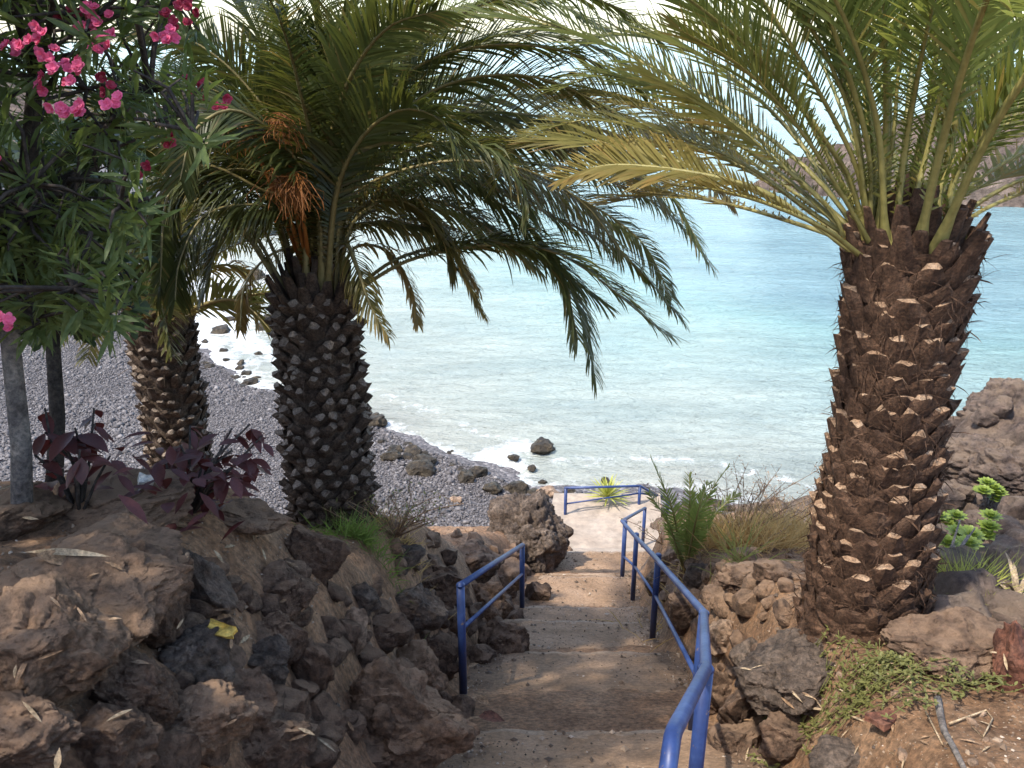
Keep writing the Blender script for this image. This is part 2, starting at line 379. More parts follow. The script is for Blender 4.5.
# headland across the bay
HEAD = [(24, 90), (27, 86), (33, 82), (41, 79.5), (52, 77), (75, 74), (140, 70), (220, 70), (220, 120), (140, 122), (70, 112), (45, 104), (33, 98), (27, 94)]
def headz(x, y):
    d = seg_dist(x, y, HEAD, True); d = np.where(inside(x, y, HEAD), d, -d) + 1.2 * fbm(x * .25, y * .25, 3, 51)
    z = np.where(d > 0, 9.8 * (1 - np.exp(-d / 5)) * (.55 + .45 * sstep((x - 26) / 30)), .5 * d)
    return np.maximum(z + (d > 0) * (1.6 * fbm(x * .22, y * .22, 4, 53, .6) + .7 * fbm(x * .9, y * .9, 3, 57)), -3)
kind(sheet('headland', axis_grid(18, 230, 20, 75, .6, 1.12), axis_grid(60, 130, 72, 108, .6, 1.12), headz, M['cliff']), 'structure')

# ------------------------------------------------------------------ boulder places (needed by the foam on the water)
SHALLOW = [  # px, py, size px : rocks standing in the pale shallows on the left
    (221, 330, 17), (232, 318, 12), (255, 276, 24), (270, 315, 11), (263, 327, 14), (240, 366, 9), (224, 349, 8),
    (250, 381, 14), (262, 402, 10), (194, 300, 9), (300, 398, 9), (246, 372, 10), (205, 362, 8), (214, 285, 10), (205, 340, 7), (258, 352, 7)]
SURF = [  # px, py, w px, label
    (541, 449, 22, 'wave-washed boulder alone in the water off the landing, white foam on its left side'),
    (514, 458, 10, 'small dark rock in the water just left of the foaming boulder'),
    (532, 468, 9, 'small half sunk rock in foam below the large foaming boulder'),
    (376, 423, 24, 'dark brown boulder at the waterline touching the right edge of the middle palm trunk'),
    (396, 453, 15, 'little dark shore boulder, top left one of the cluster right of the middle palm'),
    (415, 456, 19, 'dark shore boulder, top right one of the cluster right of the middle palm'),
    (426, 466, 22, 'brown shore boulder below the top right boulder of the palm-side cluster'),
    (419, 476, 26, 'broad olive-brown shore boulder at the bottom of the cluster right of the middle palm'),
    (392, 463, 18, 'flat dark shore boulder on the left of the cluster right of the middle palm'),
    (466, 481, 20, 'olive topped boulder at the water edge between the pebbles and the dark crag'),
    (478, 474, 20, 'low wet brown rock reaching into the waves behind the olive topped boulder'),
    (494, 492, 18, 'dark rounded boulder on the pebbles just left behind the dark crag'),
    (516, 489, 22, 'olive-brown boulder rising behind the top of the dark crag'),
    (457, 506, 12, 'pale yellowish stone lying on the grey pebbles left of the dark crag'),
    (549, 494, 20, 'pinkish boulder by the far left corner post of the landing')]
shallow_pts = [(at_z(a, b, .1), s) for a, b, s in SHALLOW]
surf_pts = [(at_z(a, b, .1), s) for a, b, s, _ in SURF]

# ------------------------------------------------------------------ water
def water_mat():
    m, n, b, out = new_mat('sea_water')
    g = N(n, 'NewGeometry'); pos = g.outputs['Position']
    dp = N(n, 'Attribute', attribute_name='depth'); fo = N(n, 'Attribute', attribute_name='foam')
    n1 = N(n, 'TexNoise', Scale=.07, Detail=4.0); n.links.new(pos, n1.inputs[0])
    ad = N(n, 'Math', operation='MULTIPLY_ADD'); n.links.new(n1.outputs[0], ad.inputs[0]); ad.inputs[1].default_value = .35; n.links.new(dp.outputs['Fac'], ad.inputs[2])
    c = ramp(n, ad.outputs[0], [(.12, (.30, .29, .25)), (.26, (.36, .385, .34)), (.50, (.335, .41, .378)), (.85, (.225, .375, .365)), (1.0, (.205, .335, .36))])
    mp = N(n, 'Mapping'); n.links.new(pos, mp.inputs[0]); mp.inputs['Rotation'].default_value = (0, 0, R(20)); mp.inputs['Scale'].default_value = (.5, 1.2, 1)
    w1 = N(n, 'TexNoise', Scale=1.5, Detail=8.0, Roughness=.62, Distortion=.4); n.links.new(mp.outputs[0], w1.inputs[0])
    n6 = N(n, 'TexNoise', Scale=.22, Detail=6.0, Roughness=.65); n.links.new(mp.outputs[0], n6.inputs[0])
    c = mixc(n, .8, c, ramp(n, n6.outputs[0], [(.36, (.72, .76, .78)), (.6, (1.08, 1.05, 1.03))]), 'MULTIPLY')
    # foam
    f1 = N(n, 'TexNoise', Scale=1.3, Detail=7.0, Roughness=.7, Distortion=.8); n.links.new(pos, f1.inputs[0])
    fm = N(n, 'Math', operation='ADD'); n.links.new(f1.outputs[0], fm.inputs[0]); n.links.new(fo.outputs['Fac'], fm.inputs[1])
    fr = N(n, 'MapRange'); fr.inputs[1].default_value = .92; fr.inputs[2].default_value = 1.22; n.links.new(fm.outputs[0], fr.inputs[0])
    c = mixc(n, fr.outputs[0], c, (.80, .80, .77))
    n.links.new(c, b.inputs['Base Color'])
    rr = N(n, 'MapRange'); rr.inputs[3].default_value = .17; rr.inputs[4].default_value = .7; n.links.new(fr.outputs[0], rr.inputs[0]); n.links.new(rr.outputs[0], b.inputs['Roughness'])
    b.inputs['IOR'].default_value = 1.33
    w2 = N(n, 'TexNoise', Scale=6.0, Detail=5.0, Roughness=.6); n.links.new(mp.outputs[0], w2.inputs[0])
    b1 = N(n, 'Bump', Strength=1.0, Distance=.5); n.links.new(w1.outputs[0], b1.inputs['Height'])
    b2 = N(n, 'Bump', Strength=.9, Distance=.16); n.links.new(w2.outputs[0], b2.inputs['Height']); n.links.new(b1.outputs[0], b2.inputs['Normal'])
    n.links.new(b2.outputs[0], b.inputs['Normal'])
    return m
M['water'] = water_mat()
wx = axis_grid(-2500, 2500, -30, 46, .5, 1.22); wy = axis_grid(10, 4500, 20, 92, .5, 1.22)
sea = kind(sheet('sea', wx, wy, lambda x, y: .04 * fbm(x * .35, y * .7, 3, 61), M['water']), 'structure')
X, Y = np.meshgrid(wx, wy); sdist = -shore_sd(X, Y)
depth = np.clip(sdist / 34.0, 0, 1) ** .8 * (.55 + .45 * sstep((X + 18) / 34))
left_shallows = np.exp(-(((X + 17) / 8.5) ** 2 + ((Y - 47) / 14) ** 2))
foam = .62 * np.exp(-np.abs(sdist - .2) / .9) + .46 * np.exp(-np.abs(sdist - 2.4) / .7) + .34 * np.exp(-np.abs(sdist - 5.2) / .9) + .33 * left_shallows
for p, s in shallow_pts: foam = np.maximum(foam, .5 * np.exp(-(((X - p.x) / 1.5) ** 2 + ((Y - p.y) / 1.5) ** 2)))
for p, s in surf_pts[:3]: foam = np.maximum(foam, .72 * np.exp(-(((X - p.x + .7) / 1.3) ** 2 + ((Y - p.y - .4) / .9) ** 2)))
for p, s in surf_pts[9:13]: foam = np.maximum(foam, .55 * np.exp(-(((X - p.x) / 1.6) ** 2 + ((Y - p.y - 1) / 1.2) ** 2)))
for nm, arr in (('depth', depth), ('foam', foam)):
    a = sea.data.attributes.new(nm, 'FLOAT', 'POINT'); a.data.foreach_set('value', arr.ravel().astype(np.float32))

# pebbles on the beach: too many to count
def pebbles():
    r = np.random.default_rng(5); n = 220000
    x = r.uniform(-24, 2.5, n); y = r.uniform(20, 50, n)
    s = shore_sd(x, y); k = (s > .1) & (s < 17) & (x > -.62 * y - 1) ; x, y = x[k], y[k]; n = len(x)
    z = coast(x, y); sc = r.uniform(.024, .062, n) * np.where(vnoise(x * .35, y * .35, 95) > .6, 1.35, 1) * (1 + (r.random(n) > .97) * 1.0)
    base = np.array([(1, 0, 0), (-1, 0, 0), (0, 1, 0), (0, -1, 0), (0, 0, 1), (0, 0, -1)], float)
    th = r.uniform(0, 6.28, n); ct, sn = np.cos(th), np.sin(th)
    V = base[None] * (sc[:, None, None] * (r.uniform(.6, 1.2, (n, 1, 3)) * np.array([1, 1, .6])))
    Vx = V[..., 0] * ct[:, None] - V[..., 1] * sn[:, None]; Vy = V[..., 0] * sn[:, None] + V[..., 1] * ct[:, None]
    V = np.stack([Vx + x[:, None], Vy + y[:, None], V[..., 2] + z[:, None] + .3 * sc[:, None]], -1).reshape(-1, 3)
    fb = np.array([(0, 2, 4), (2, 1, 4), (1, 3, 4), (3, 0, 4), (2, 0, 5), (1, 2, 5), (3, 1, 5), (0, 3, 5)])
    Fc = (fb[None] + 6 * np.arange(n)[:, None, None]).reshape(-1, 3)
    o = obj('pebbles', V, Fc, M['pebble'])
    kind(o, 'stuff'); o['label'] = 'grey rounded pebbles covering the beach on the left'
pebbles()

# ------------------------------------------------------------------ steps: worn treads of earth and concrete down to a landing
def steps():
    nose = [(-6, -2.2), (-3, -.3), (-1.2, .88), (.6, 2.0), (2.6, 3.25), (5.1, 4.8), (7.5, 6.0), (9.3, 6.95), (10.5, 7.6), (12.3, 8.3), (12.75, 8.55), (14.3, 9.1), (14.95, 9.5), (15.6, 9.85)]
    prof = []
    for i, (y, d) in enumerate(nose):
        z = CAMZ - d
        rise = (.2, .2, .2, .2, .2, .22, .22, .2, .2, .2, .14, .2, .2, .2)[i]
        prof += [(y - .02, z), (y, z - .015), (y + .012, z - .05), (y + .015, z - rise)]
        if i + 1 < len(nose):
            y2, d2 = nose[i + 1]; z0 = z - rise; z1 = CAMZ - d2; m = max(3, int((y2 - y) / .07))
            prof += [(y + .03 + (y2 - .05 - y) * k / m, z0 + (z1 - z0) * k / m) for k in range(m)]
    z0 = prof[-1][1]
    prof += [(15.7 + k * .07, z0 - .002 * k) for k in range(40)] + [(18.5, z0 - .1), (18.55, z0 - 1.6)]
    P = np.array(prof); n = 40
    global STEP_P
    STEP_P = P[np.argsort(P[:, 0], kind='stable')]
    u = np.linspace(0, 1, n)
    Y = np.repeat(P[:, 0:1], n, 1); Z = np.repeat(P[:, 1:2], n, 1)
    xl = np.interp(Y, XL_Y, XL) - .28; xr = np.interp(Y, XR_Y, XR) + .22
    X = xl + (xr - xl) * u[None]
    Y = Y + .05 * fbm(X * 1.6, P[:, 0:1] * .3 + 0 * X, 3, 71) + .02 * fbm(X * 9, P[:, 0:1] * 2 + 0 * X, 2, 75)
    Z = Z + .016 * fbm(X * 2.2, Y * 2.2, 3, 73) + .014 * fbm(X * 11, Y * 11, 2, 77) - .008 * np.exp(-((u[None] - .5) / .3) ** 2)
    V = np.stack([X, Y, Z], -1).reshape(-1, 3); ny = len(P)
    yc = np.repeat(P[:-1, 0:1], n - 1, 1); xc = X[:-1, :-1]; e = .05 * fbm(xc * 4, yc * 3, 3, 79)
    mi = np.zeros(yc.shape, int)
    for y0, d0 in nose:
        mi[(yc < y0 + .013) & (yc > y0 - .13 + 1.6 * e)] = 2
        mi[(yc > y0 + .013) & (yc < y0 + .30 + 5 * e)] = 3  # nosing's shadow on the next tread painted as a dark band, with dirt
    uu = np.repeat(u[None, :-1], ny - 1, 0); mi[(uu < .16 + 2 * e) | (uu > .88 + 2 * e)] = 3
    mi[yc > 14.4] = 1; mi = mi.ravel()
    i = np.arange((ny - 1) * (n - 1)); r, c = i // (n - 1), i % (n - 1); a = r * n + c
    kind(obj('path_steps', V, np.stack([a, a + 1, a + n + 1, a + n], -1), [M['path'], M['landing'], M['nosing'], M['shade_dirt']], midx=mi), 'structure')
steps()

def grit():
    r = np.random.default_rng(9); n = 34000
    x = r.uniform(-4.5, 6, n); y = r.uniform(1.5, 14, n)
    keep = (vnoise(x * 2.2, y * 2.2, 91) > .35) & (r.random(n) < np.clip(9 / (y * y), .12, 1))
    x, y = x[keep], y[keep]; xl = np.interp(y, XL_Y, XL); xr = np.interp(y, XR_Y, XR); z = ground(x, y)
    on = (x > xl - .1) & (x < xr + .1); x, y, z = x[~on], y[~on], z[~on]
    m = 5200; yy = r.uniform(4, 14.3, m); uu = np.where(r.random(m) < .6, np.where(r.random(m) < .5, r.beta(1, 7, m), 1 - r.beta(1, 9, m)), r.random(m))
    a = np.interp(yy, XL_Y, XL) - .1; b = np.interp(yy, XR_Y, XR) + .1; xx = a + (b - a) * uu
    zz = np.interp(yy, STEP_P[:, 0], STEP_P[:, 1]) + .004
    x = np.concatenate([x, xx]); y = np.concatenate([y, yy]); z = np.concatenate([z, zz]); n = len(x)
    sc = r.uniform(.004, .013, n) * (1 + 1.6 * (r.random(n) > .93))
    base = np.array([(1, 0, 0), (-1, 0, 0), (0, 1, 0), (0, -1, 0), (0, 0, 1), (0, 0, -1)], float)
    V = (base[None] * (sc[:, None, None] * r.uniform(.5, 1.3, (n, 1, 3)) * np.array([1, 1, .7]))) + np.stack([x, y, z + .3 * sc], -1)[:, None, :]
    fb = np.array([(0, 2, 4), (2, 1, 4), (1, 3, 4), (3, 0, 4), (2, 0, 5), (1, 2, 5), (3, 1, 5), (0, 3, 5)])
    o = obj('grit', V.reshape(-1, 3), (fb[None] + 6 * np.arange(n)[:, None, None]).reshape(-1, 3), M['grit'], smooth=False)
    kind(o, 'stuff'); o['label'] = 'loose grit and crumbs of stone on the earth and steps'
grit()

# ------------------------------------------------------------------ rocks
ROCKS = {}
def rock_mesh(seed, sub=4, mat='basalt', flat=1.0, rough=1.0):
    key = (seed, sub, mat)
    if key in ROCKS: return ROCKS[key]
    r = random.Random(seed * 31 + 5)
    bm = bmesh.new(); bmesh.ops.create_icosphere(bm, subdivisions=sub, radius=1.0)
    planes = []
    for _ in range(20):
        v = Vector((r.gauss(0, 1), r.gauss(0, 1), r.gauss(0, 1))).normalized(); planes.append((v, r.uniform(.58, .88)))
    off = Vector((r.uniform(0, 90), r.uniform(0, 90), r.uniform(0, 90)))
    for v in bm.verts:
        p = v.co.copy()
        for nn, dd in planes:
            e = p.dot(nn) - dd
            if e > 0: p -= nn * e * .97
        q = p.normalized()
        if sub > 3:
            ds, ps = mnoise.voronoi(q * 1.5 + off); ck = ds[1] - ds[0]
            p += q * ((mnoise.cell(ps[0] * 7.3) - .5) * .05 - .03 * max(0, 1 - ck / .08))
        p += q * (mnoise.fractal(p * 1.8 + off, 1.0, 2.0, 3) * .12 * rough + mnoise.fractal(p * 5.5 + off, .9, 2.1, 4) * .06 * rough + (mnoise.fractal(p * 15 + off, .8, 2.1, 3) * .022 if sub > 4 else 0)
                  - max(0, mnoise.noise(p * 3.1 + off) - .2) * .16 * rough)
        v.co = p
    me = bpy.data.meshes.new('boulder'); bm.to_mesh(me); bm.free()
    me.materials.append(M[mat]); me.polygons.foreach_set('use_smooth', np.ones(len(me.polygons), bool))
    try: me.set_sharp_from_angle(angle=R(38))
    except Exception: pass
    ROCKS[key] = me; return me
RS = random.Random(21)
def rock(name, p, size, mat='basalt', label=None, cat='rock', group=None, sub=4, parent=None, rz=None, tilt=.5, seed=None, rough=1.0):
    me = rock_mesh(seed if seed is not None else RS.randint(0, 8), sub, mat, rough=rough)
    o = bpy.data.objects.new(name, me); COL.objects.link(o)
    o.location = p; o.scale = (size[0] * .62, size[1] * .62, size[2] * .62)
    o.rotation_euler = (RS.uniform(-tilt, tilt), RS.uniform(-tilt, tilt), RS.uniform(0, 6.28) if rz is None else rz)
    if parent is not None: o.parent = parent
    if label: tag(o, label, cat, group)
    return o
def rock_px(name, px, py, wpx, hpx, mat, label, group=None, sub=5, sink=.30, seed=None, tilt=.35, rz=None):
    p, t = G(px, py + hpx * .35)
    wd = wpx * t / F; ht = hpx * t / F * .92
    return rock(name, (p.x, p.y + wd * .12, p.z + ht * (.5 - sink)), (wd, wd * RS.uniform(.75, .95), ht * 1.05), mat, label, 'rock', group, sub, rz=rz if rz is not None else RS.uniform(-.4, .4), tilt=tilt, seed=seed)

BIG = [ # foreground and path-side rocks, placed and sized as seen
 (45, 635, 150, 135, 'brown_rock', 'big rounded brown rock at the left picture edge below the larger slab', 'rock_boulder'),
 (75, 590, 190, 80, 'brown_rock', 'broad dusty brown rock slab lying on top of the round rock at the far left', 'rock_slab'),
 (15, 735, 120, 80, 'basalt', 'dark rock in the bottom left corner under the big round brown rock', 'rock_boulder'),
 (150, 590, 95, 110, 'basalt', 'dark blocky stone with a rounded shoulder right of the dusty slab', 'boulder'),
 (130, 680, 110, 110, 'basalt', 'shadowed dark rock wedged right of the big round brown rock', 'boulder'),
 (105, 740, 100, 70, 'basalt', 'dark low rock on the bottom edge right of the corner rock', 'boulder'),
 (198, 572, 60, 95, 'grey_rock', 'tall rough grey stone standing at the left side of the bare earth patch', 'boulder'),
 (190, 650, 85, 70, 'grey_rock', 'wedge shaped grey stone below the tall rough grey stone', 'boulder'),
 (185, 725, 110, 80, 'brown_rock', 'brown rough rock low in the wall below the wedge shaped grey stone', 'boulder'),
 (240, 690, 75, 80, 'basalt', 'dark stone in the wall below the yellow scrap', 'boulder'),
 (265, 660, 55, 45, 'grey_rock', 'pale topped grey stone just right below the yellow scrap', 'boulder'),
 (262, 735, 80, 75, 'basalt', 'dark rock on the bottom edge left of the big brown ramp rock', 'boulder'),
 (315, 545, 55, 75, 'basalt', 'black upright rock at the foot of the middle palm trunk', 'boulder'),
 (285, 588, 65, 60, 'basalt', 'dark grey cube-like rock right of the bare earth patch', 'boulder'),
 (275, 632, 60, 55, 'basalt', 'dark brown stone under the cube-like rock beside the earth patch', 'boulder'),
 (310, 660, 45, 85, 'basalt', 'narrow dark stone standing above the big brown ramp rock', 'boulder'),
 (354, 628, 26, 66, 'tan_rock', 'tall thin tan stone standing in the wall left of the left railing', 'stone'),
 (366, 650, 18, 48, 'tan_rock', 'shorter thin tan splinter of stone beside the tall thin tan stone', 'stone'),
 (362, 597, 40, 34, 'grey_rock', 'pale topped stone above the tall thin tan stone', 'stone'),
 (385, 712, 150, 125, 'brown_rock', 'large smooth brown rock sloping onto the steps at the bottom centre', 'boulder'),
 (410, 672, 70, 60, 'brown_rock', 'reddish brown stone slab leaning between the ramp rock and the railing post', 'boulder'),
 (385, 630, 45, 55, 'basalt', 'dark stone right of the thin tan stones', 'stone'),
 (412, 605, 60, 60, 'grey_rock', 'broad grey earth-topped stone left of the near left railing post', 'boulder'),
 (440, 650, 40, 60, 'basalt', 'dark stone just left behind the near left railing post', 'stone'),
 (432, 578, 62, 48, 'basalt', 'dark brown angular rock above the near left railing post', 'boulder'),
 (402, 557, 40, 26, 'grey_rock', 'grey brown stone beside the green grass by the middle palm', 'stone'),
 (475, 560, 60, 40, 'basalt', 'dark rock on the bank between the left railing and the pebbles', 'boulder'),
 (486, 596, 50, 50, 'brown_rock', 'round brown stone seen through the left railing', 'stone'),
 (500, 640, 50, 56, 'basalt', 'dark stone under the lower bar of the left railing', 'stone'),
 (508, 575, 36, 38, 'brown_rock', 'brown stone beside the far left railing post', 'stone'),
 (540, 590, 28, 32, 'basalt', 'small rough stone at the path edge right of the far left railing post', 'stone'),
 (480, 655, 36, 34, 'basalt', 'small dark stone at the foot of the near left railing post', 'stone'),
 (724, 634, 52, 40, 'tan_rock', 'rounded pale orange stone lit on top right of the bent railing', 'boulder'),
 (805, 672, 118, 78, 'grey_rock', 'large flat dark grey block in front of the right palm trunk', 'boulder'),
 (748, 655, 36, 36, 'grey_rock', 'small grey stone between the pale orange stone and the large flat block', 'stone'),
 (750, 700, 60, 90, 'basalt', 'tall dark stone at the path edge under the large flat block', 'boulder'),
 (720, 690, 50, 50, 'basalt', 'dark stone behind the nearest blue railing post', 'stone'),
 (735, 745, 60, 50, 'basalt', 'dark stone at the bottom edge right of the blue rail', 'boulder'),
 (845, 762, 80, 34, 'grey_rock', 'flat grey rock on the bottom edge in the sunlit earth', 'boulder'),
 (790, 735, 60, 50, 'basalt', 'dark earthy stone below the large flat block', 'boulder'),
 (700, 572, 28, 26, 'grey_rock', 'round grey stone at the foot of the young palm', 'stone'),
 (742, 578, 50, 34, 'basalt', 'dark angular stone at the edge of the dry grass', 'stone'),
 (770, 572, 36, 26, 'basalt', 'small dark stone between the dry grass and the right palm trunk', 'stone'),
 (690, 605, 50, 45, 'basalt', 'dark stone behind the middle post of the right railing', 'boulder'),
 (662, 578, 34, 34, 'basalt', 'dark stone beside the right railing near the steps', 'stone'),
 (675, 555, 26, 22, 'brown_rock', 'small brown stone left of the young palm', 'stone'),
 (720, 598, 36, 26, 'brown_rock', 'flat brown stone on the orange earth behind the right railing', 'stone'),
 (955, 650, 130, 60, 'basalt', 'long dark rock behind the creeping weeds at the right', 'boulder'),
 (935, 628, 56, 40, 'basalt', 'blackish rock touching the foot of the right palm', 'boulder'),
 (1022, 650, 55, 110, 'terracotta', 'red-brown block at the right picture edge', 'boulder'),
 (95, 512, 150, 46, 'brown_rock', 'wide earthy boulder on the crest below the dark red plant', 'boulder'),
 (110, 548, 120, 40, 'brown_rock', 'flat crumbly brown rock below the crest boulder, dry straw on it', 'boulder'),
 (20, 510, 90, 50, 'brown_rock', 'sloping brown rock on the crest at the left picture edge', 'boulder'),
 (240, 515, 90, 26, 'brown_rock', 'low brown rock along the crest between the two left palms', 'boulder'),
]
for i, (px, py, wp, hp, mt, lb, nm) in enumerate(BIG):
    rock_px('boulder' if nm != 'stone' else 'stone', px, py, wp, hp, mt, lb, sub=6 if wp > 108 else 5 if wp > 48 else 4, seed=i % 13)

# small rubble between the big rocks (lookalikes share their label)
def scatter(region, n, s0, s1, mat, label, group, name='stone'):
    k = 0; tries = 0
    while k < n and tries < n * 20:
        tries += 1
        px = RS.uniform(region[0], region[2]); py = RS.uniform(region[1], region[3])
        p, t = G(px, py)
        xl = np.interp(p.y, XL_Y, XL); xr = np.interp(p.y, XR_Y, XR)
        if xl - .02 < p.x < xr + .02 or p.y > 17: continue
        s = RS.uniform(s0, s1)
        rock(name, (p.x, p.y, p.z + s * .12), (s, s * RS.uniform(.7, 1), s * RS.uniform(.55, .9)), mat, label, 'stone', group, sub=3, tilt=.8)
        k += 1
scatter((280, 560, 470, 768), 70, .10, .28, 'basalt', 'small dark stone filling gaps in the rubble bank left of the steps', 'small stones in the left rubble bank')
scatter((120, 560, 310, 768), 50, .08, .22, 'basalt', 'small dark stone wedged between the big foreground rocks at the left', 'small stones between the foreground rocks')
scatter((440, 545, 530, 660), 36, .14, .34, 'basalt', 'dark rough stone in the low wall behind the left railing', 'stones of the wall behind the left railing')
scatter((690, 560, 790, 768), 60, .07, .24, 'basalt', 'small dark stone in the edging wall right of the steps', 'small stones in the right edging wall')
scatter((650, 545, 800, 620), 55, .07, .28, 'brown_rock', 'small brown stone on the bank right of the railing', 'small stones on the right bank')
scatter((940, 400, 1024, 640), 44, .15, .7, 'lava', 'weathered brown lava stone on the rocky slope at the right', 'lava stones on the right slope')
scatter((380, 530, 470, 580), 14, .08, .2, 'brown_rock', 'small brown stone on the earth terrace by the middle palm', 'small stones on the terrace')
scatter((780, 640, 1010, 768), 22, .02, .07, 'tan_rock', 'tiny pale stone lying on the sunlit earth at the right', 'tiny stones on the sunlit earth')

# the big dark crag left of the lower steps
def crag(name, p, size, mat, label, seed, lumps=9, sub=5):
    r = random.Random(seed); bm = bmesh.new()
    bmesh.ops.create_icosphere(bm, subdivisions=6, radius=1.0)
    off = Vector((seed * 7.1, 3.3, 9.9))
    for v in bm.verts:
        q = v.co.copy()
        ds, ps = mnoise.voronoi(q * 2.1 + off); d1, p1 = mnoise.voronoi(q * 5.5 + off)
        d = 1 + (mnoise.cell(ps[0] * 9.1) - .5) * .09 - .06 * max(0, 1 - (ds[1] - ds[0]) / .12) + (mnoise.cell(p1[0] * 9.1) - .5) * .045 - .03 * max(0, 1 - (d1[1] - d1[0]) / .12) + .22 * mnoise.fractal(q * 1.2 + off, 1, 2, 2) + .045 * mnoise.fractal(q * 5 + off, .7, 2.1, 5) + .025 * mnoise.fractal(q * 20 + off, .7, 2, 3)
        d0 = 1 + .30 * mnoise.fractal(q * 1.4 + off, 1, 2, 3) - .20 * (1 - abs(mnoise.noise(q * 2.6 + off)) * 2) ** 3 * .8 - .10 * max(0, .25 - abs(mnoise.noise(q * 6 + off * 2))) * 4 + .13 * mnoise.fractal(q * 4 + off, .7, 2.1, 6) + .03 * mnoise.fractal(q * 20 + off, .7, 2, 3)
        v.co = Vector((q.x * size[0] * d, q.y * size[1] * d, q.z * size[2] * d))
    me = bpy.data.meshes.new(name); bm.to_mesh(me); bm.free(); me.materials.append(M[mat])
    me.polygons.foreach_set('use_smooth', np.ones(len(me.polygons), bool))
    o = bpy.data.objects.new(name, me); COL.objects.link(o); o.location = p
    return tag(o, label, 'rock')
p = at_y(527, 532, 13.6)
crag('lava_crag', (p.x - .05, p.y, p.z - .15), (.78, .8, .95), 'grey_rock', 'big dark craggy lava rock standing left of the lower steps before the beach', 3)
p = at_y(505, 540, 13.4); crag('lava_crag', (p.x - .1, p.y - .2, p.z - .3), (.55, .5, .5), 'grey_rock', 'lower dark lava lump at the left foot of the big craggy rock', 8)
# craggy outcrop on the right
for k, (px, py, y, sz, lb) in enumerate([
    (1022, 428, 15.5, (1.15, 1.3, .95), 'highest lava outcrop on the right, its top against the water at the picture edge'),
    (968, 455, 14.5, (.95, 1.0, .6), 'dark lava outcrop right of the palm trunk, lower than the one at the edge'),
    (975, 468, 12.8, (.9, .8, .5), 'brown lava ledge in front of the two dark outcrops on the right'),
    (1015, 478, 12.0, (.8, .7, .5), 'pale brown lava ledge at the right picture edge under the highest outcrop'),
    (1010, 540, 10.0, (.6, .6, .35), 'rounded brown lava lump behind the dried plant at the right edge')]):
    p = at_y(px, py, y); crag('lava_outcrop', p, sz, 'lava', lb, 20 + k)

# boulders in the shallows and along the waterline
for i, ((p, s), (px, py, sp)) in enumerate(zip(shallow_pts, SHALLOW)):
    t = math.sqrt(p.x ** 2 + p.y ** 2 + 196); wd = s * t / F
    lb = {0: 'largest dark rock in the white shallows left of the middle palm', 2: 'broad low rock highest up in the white shallows, near the drooping fronds',
          4: 'dark rock in the shallows nearest the middle palm trunk', 3: 'small dark rock just above the one nearest the middle palm trunk', 1: 'smaller flat rock just above right of the large dark rock in the white shallows',
          7: 'flat wet rock in the white shallows where the pebbles begin'}.get(i, 'small dark wet rock scattered in the white shallows beyond the pebbles')
    rock('shore_boulder', (p.x, p.y, .03), (wd * 1.15, wd, wd * .55), 'wet_rock', lb, 'rock', 'rocks in the white shallows', 4, tilt=.2)
for (p, s), (px, py, sp, lb) in zip(surf_pts, SURF):
    t = math.sqrt(p.x ** 2 + p.y ** 2 + 196); wd = s * t / F
    z = max(.05, float(coast(np.array(p.x), np.array(p.y)))) + wd * .12
    rock('shore_boulder', (p.x, p.y, z), (wd * 1.15, wd, wd * .66), 'tan_rock' if ('pink' in lb or 'pale' in lb) else 'wet_rock', lb, 'rock', 'boulders along the waterline', 4, tilt=.25)
k = 0
while k < 46:                                       # dark stones along the tide line
    x = RS.uniform(-14, 9); y = RS.uniform(24, 41)
    s = float(shore_sd(np.array(x), np.array(y)))
    if not -1.0 < s < 1.4: continue
    z = max(0, float(coast(np.array(x), np.array(y)))); q = RS.uniform(.18, .55)
    rock('shore_stone', (x, y, z), (q, q * .8, q * .55), 'wet_rock', 'small dark wet stone along the tide line', 'stone', 'small stones along the tide line', 3); k += 1
for k in range(30):                                 # broken shore rock below the landing and the right bank
    x = RS.uniform(2, 11); y = RS.uniform(20, 25.5); q = RS.uniform(.4, 1.2)
    z = max(float(coast(np.array(x), np.array(y))), float(ground(x, y)), 0)
    rock('shore_rock', (x, y, z + q * .1), (q, q * .9, q * .6), 'lava', 'broken brown shore rock below the landing and the right bank', 'rock', 'broken shore rocks beyond the landing', 4)

# ------------------------------------------------------------------ railings
def post(mb, p, h, r=.036):
    mb.tube([(p.x, p.y, p.z - .12), (p.x, p.y, p.z + h)], r, 14)
    mb.tube([(p.x, p.y, p.z + h), (p.x, p.y, p.z + h + .012)], [r * 1.12, r * .9], 14)
def collar(mb, p): mb.tube([(p.x, p.y, p.z - .01), (p.x, p.y, p.z + .012)], .065, 14)
def railing(label, posts, tops, mids, group=None, r_top=.029, r_mid=.02):
    t = thing('handrail', label, 'railing', posts[0][0], group)
    o0 = Vector(posts[0][0])
    for p, h in posts:
        m = MB(o0); post(m, p, h); q = m.build('post', M['blue'], t)
    m = MB(o0); m.tube(tops, r_top, 14); m.build('top_rail', M['blue'], t)
    for seg in mids:
        m = MB(o0); m.tube(seg, r_mid, 12); m.build('lower_rail', M['blue'], t)
    return t
def base_top(px, py_top, py_base, y):
    b = at_y(px, py_base, y); return b, at_y(px, py_top, y)
# left
b1 = at_y(463, 682, 6.2); h1 = at_y(461, 585, 6.2).z - b1.z
b2 = at_y(522, 602, 10.4); h2 = at_y(522, 545, 10.4).z - b2.z
z_ = Vector((0, 0, 1))
railing('short blue pipe railing on the left side of the steps', [(b1, h1), (b2, h2)],
        [b1 + z_ * h1 + (b1 - b2).normalized() * .03, b2 + z_ * h2 + (b2 - b1).normalized() * .03], [[b1 + z_ * h1 * .56, b2 + z_ * h2 * .5]])
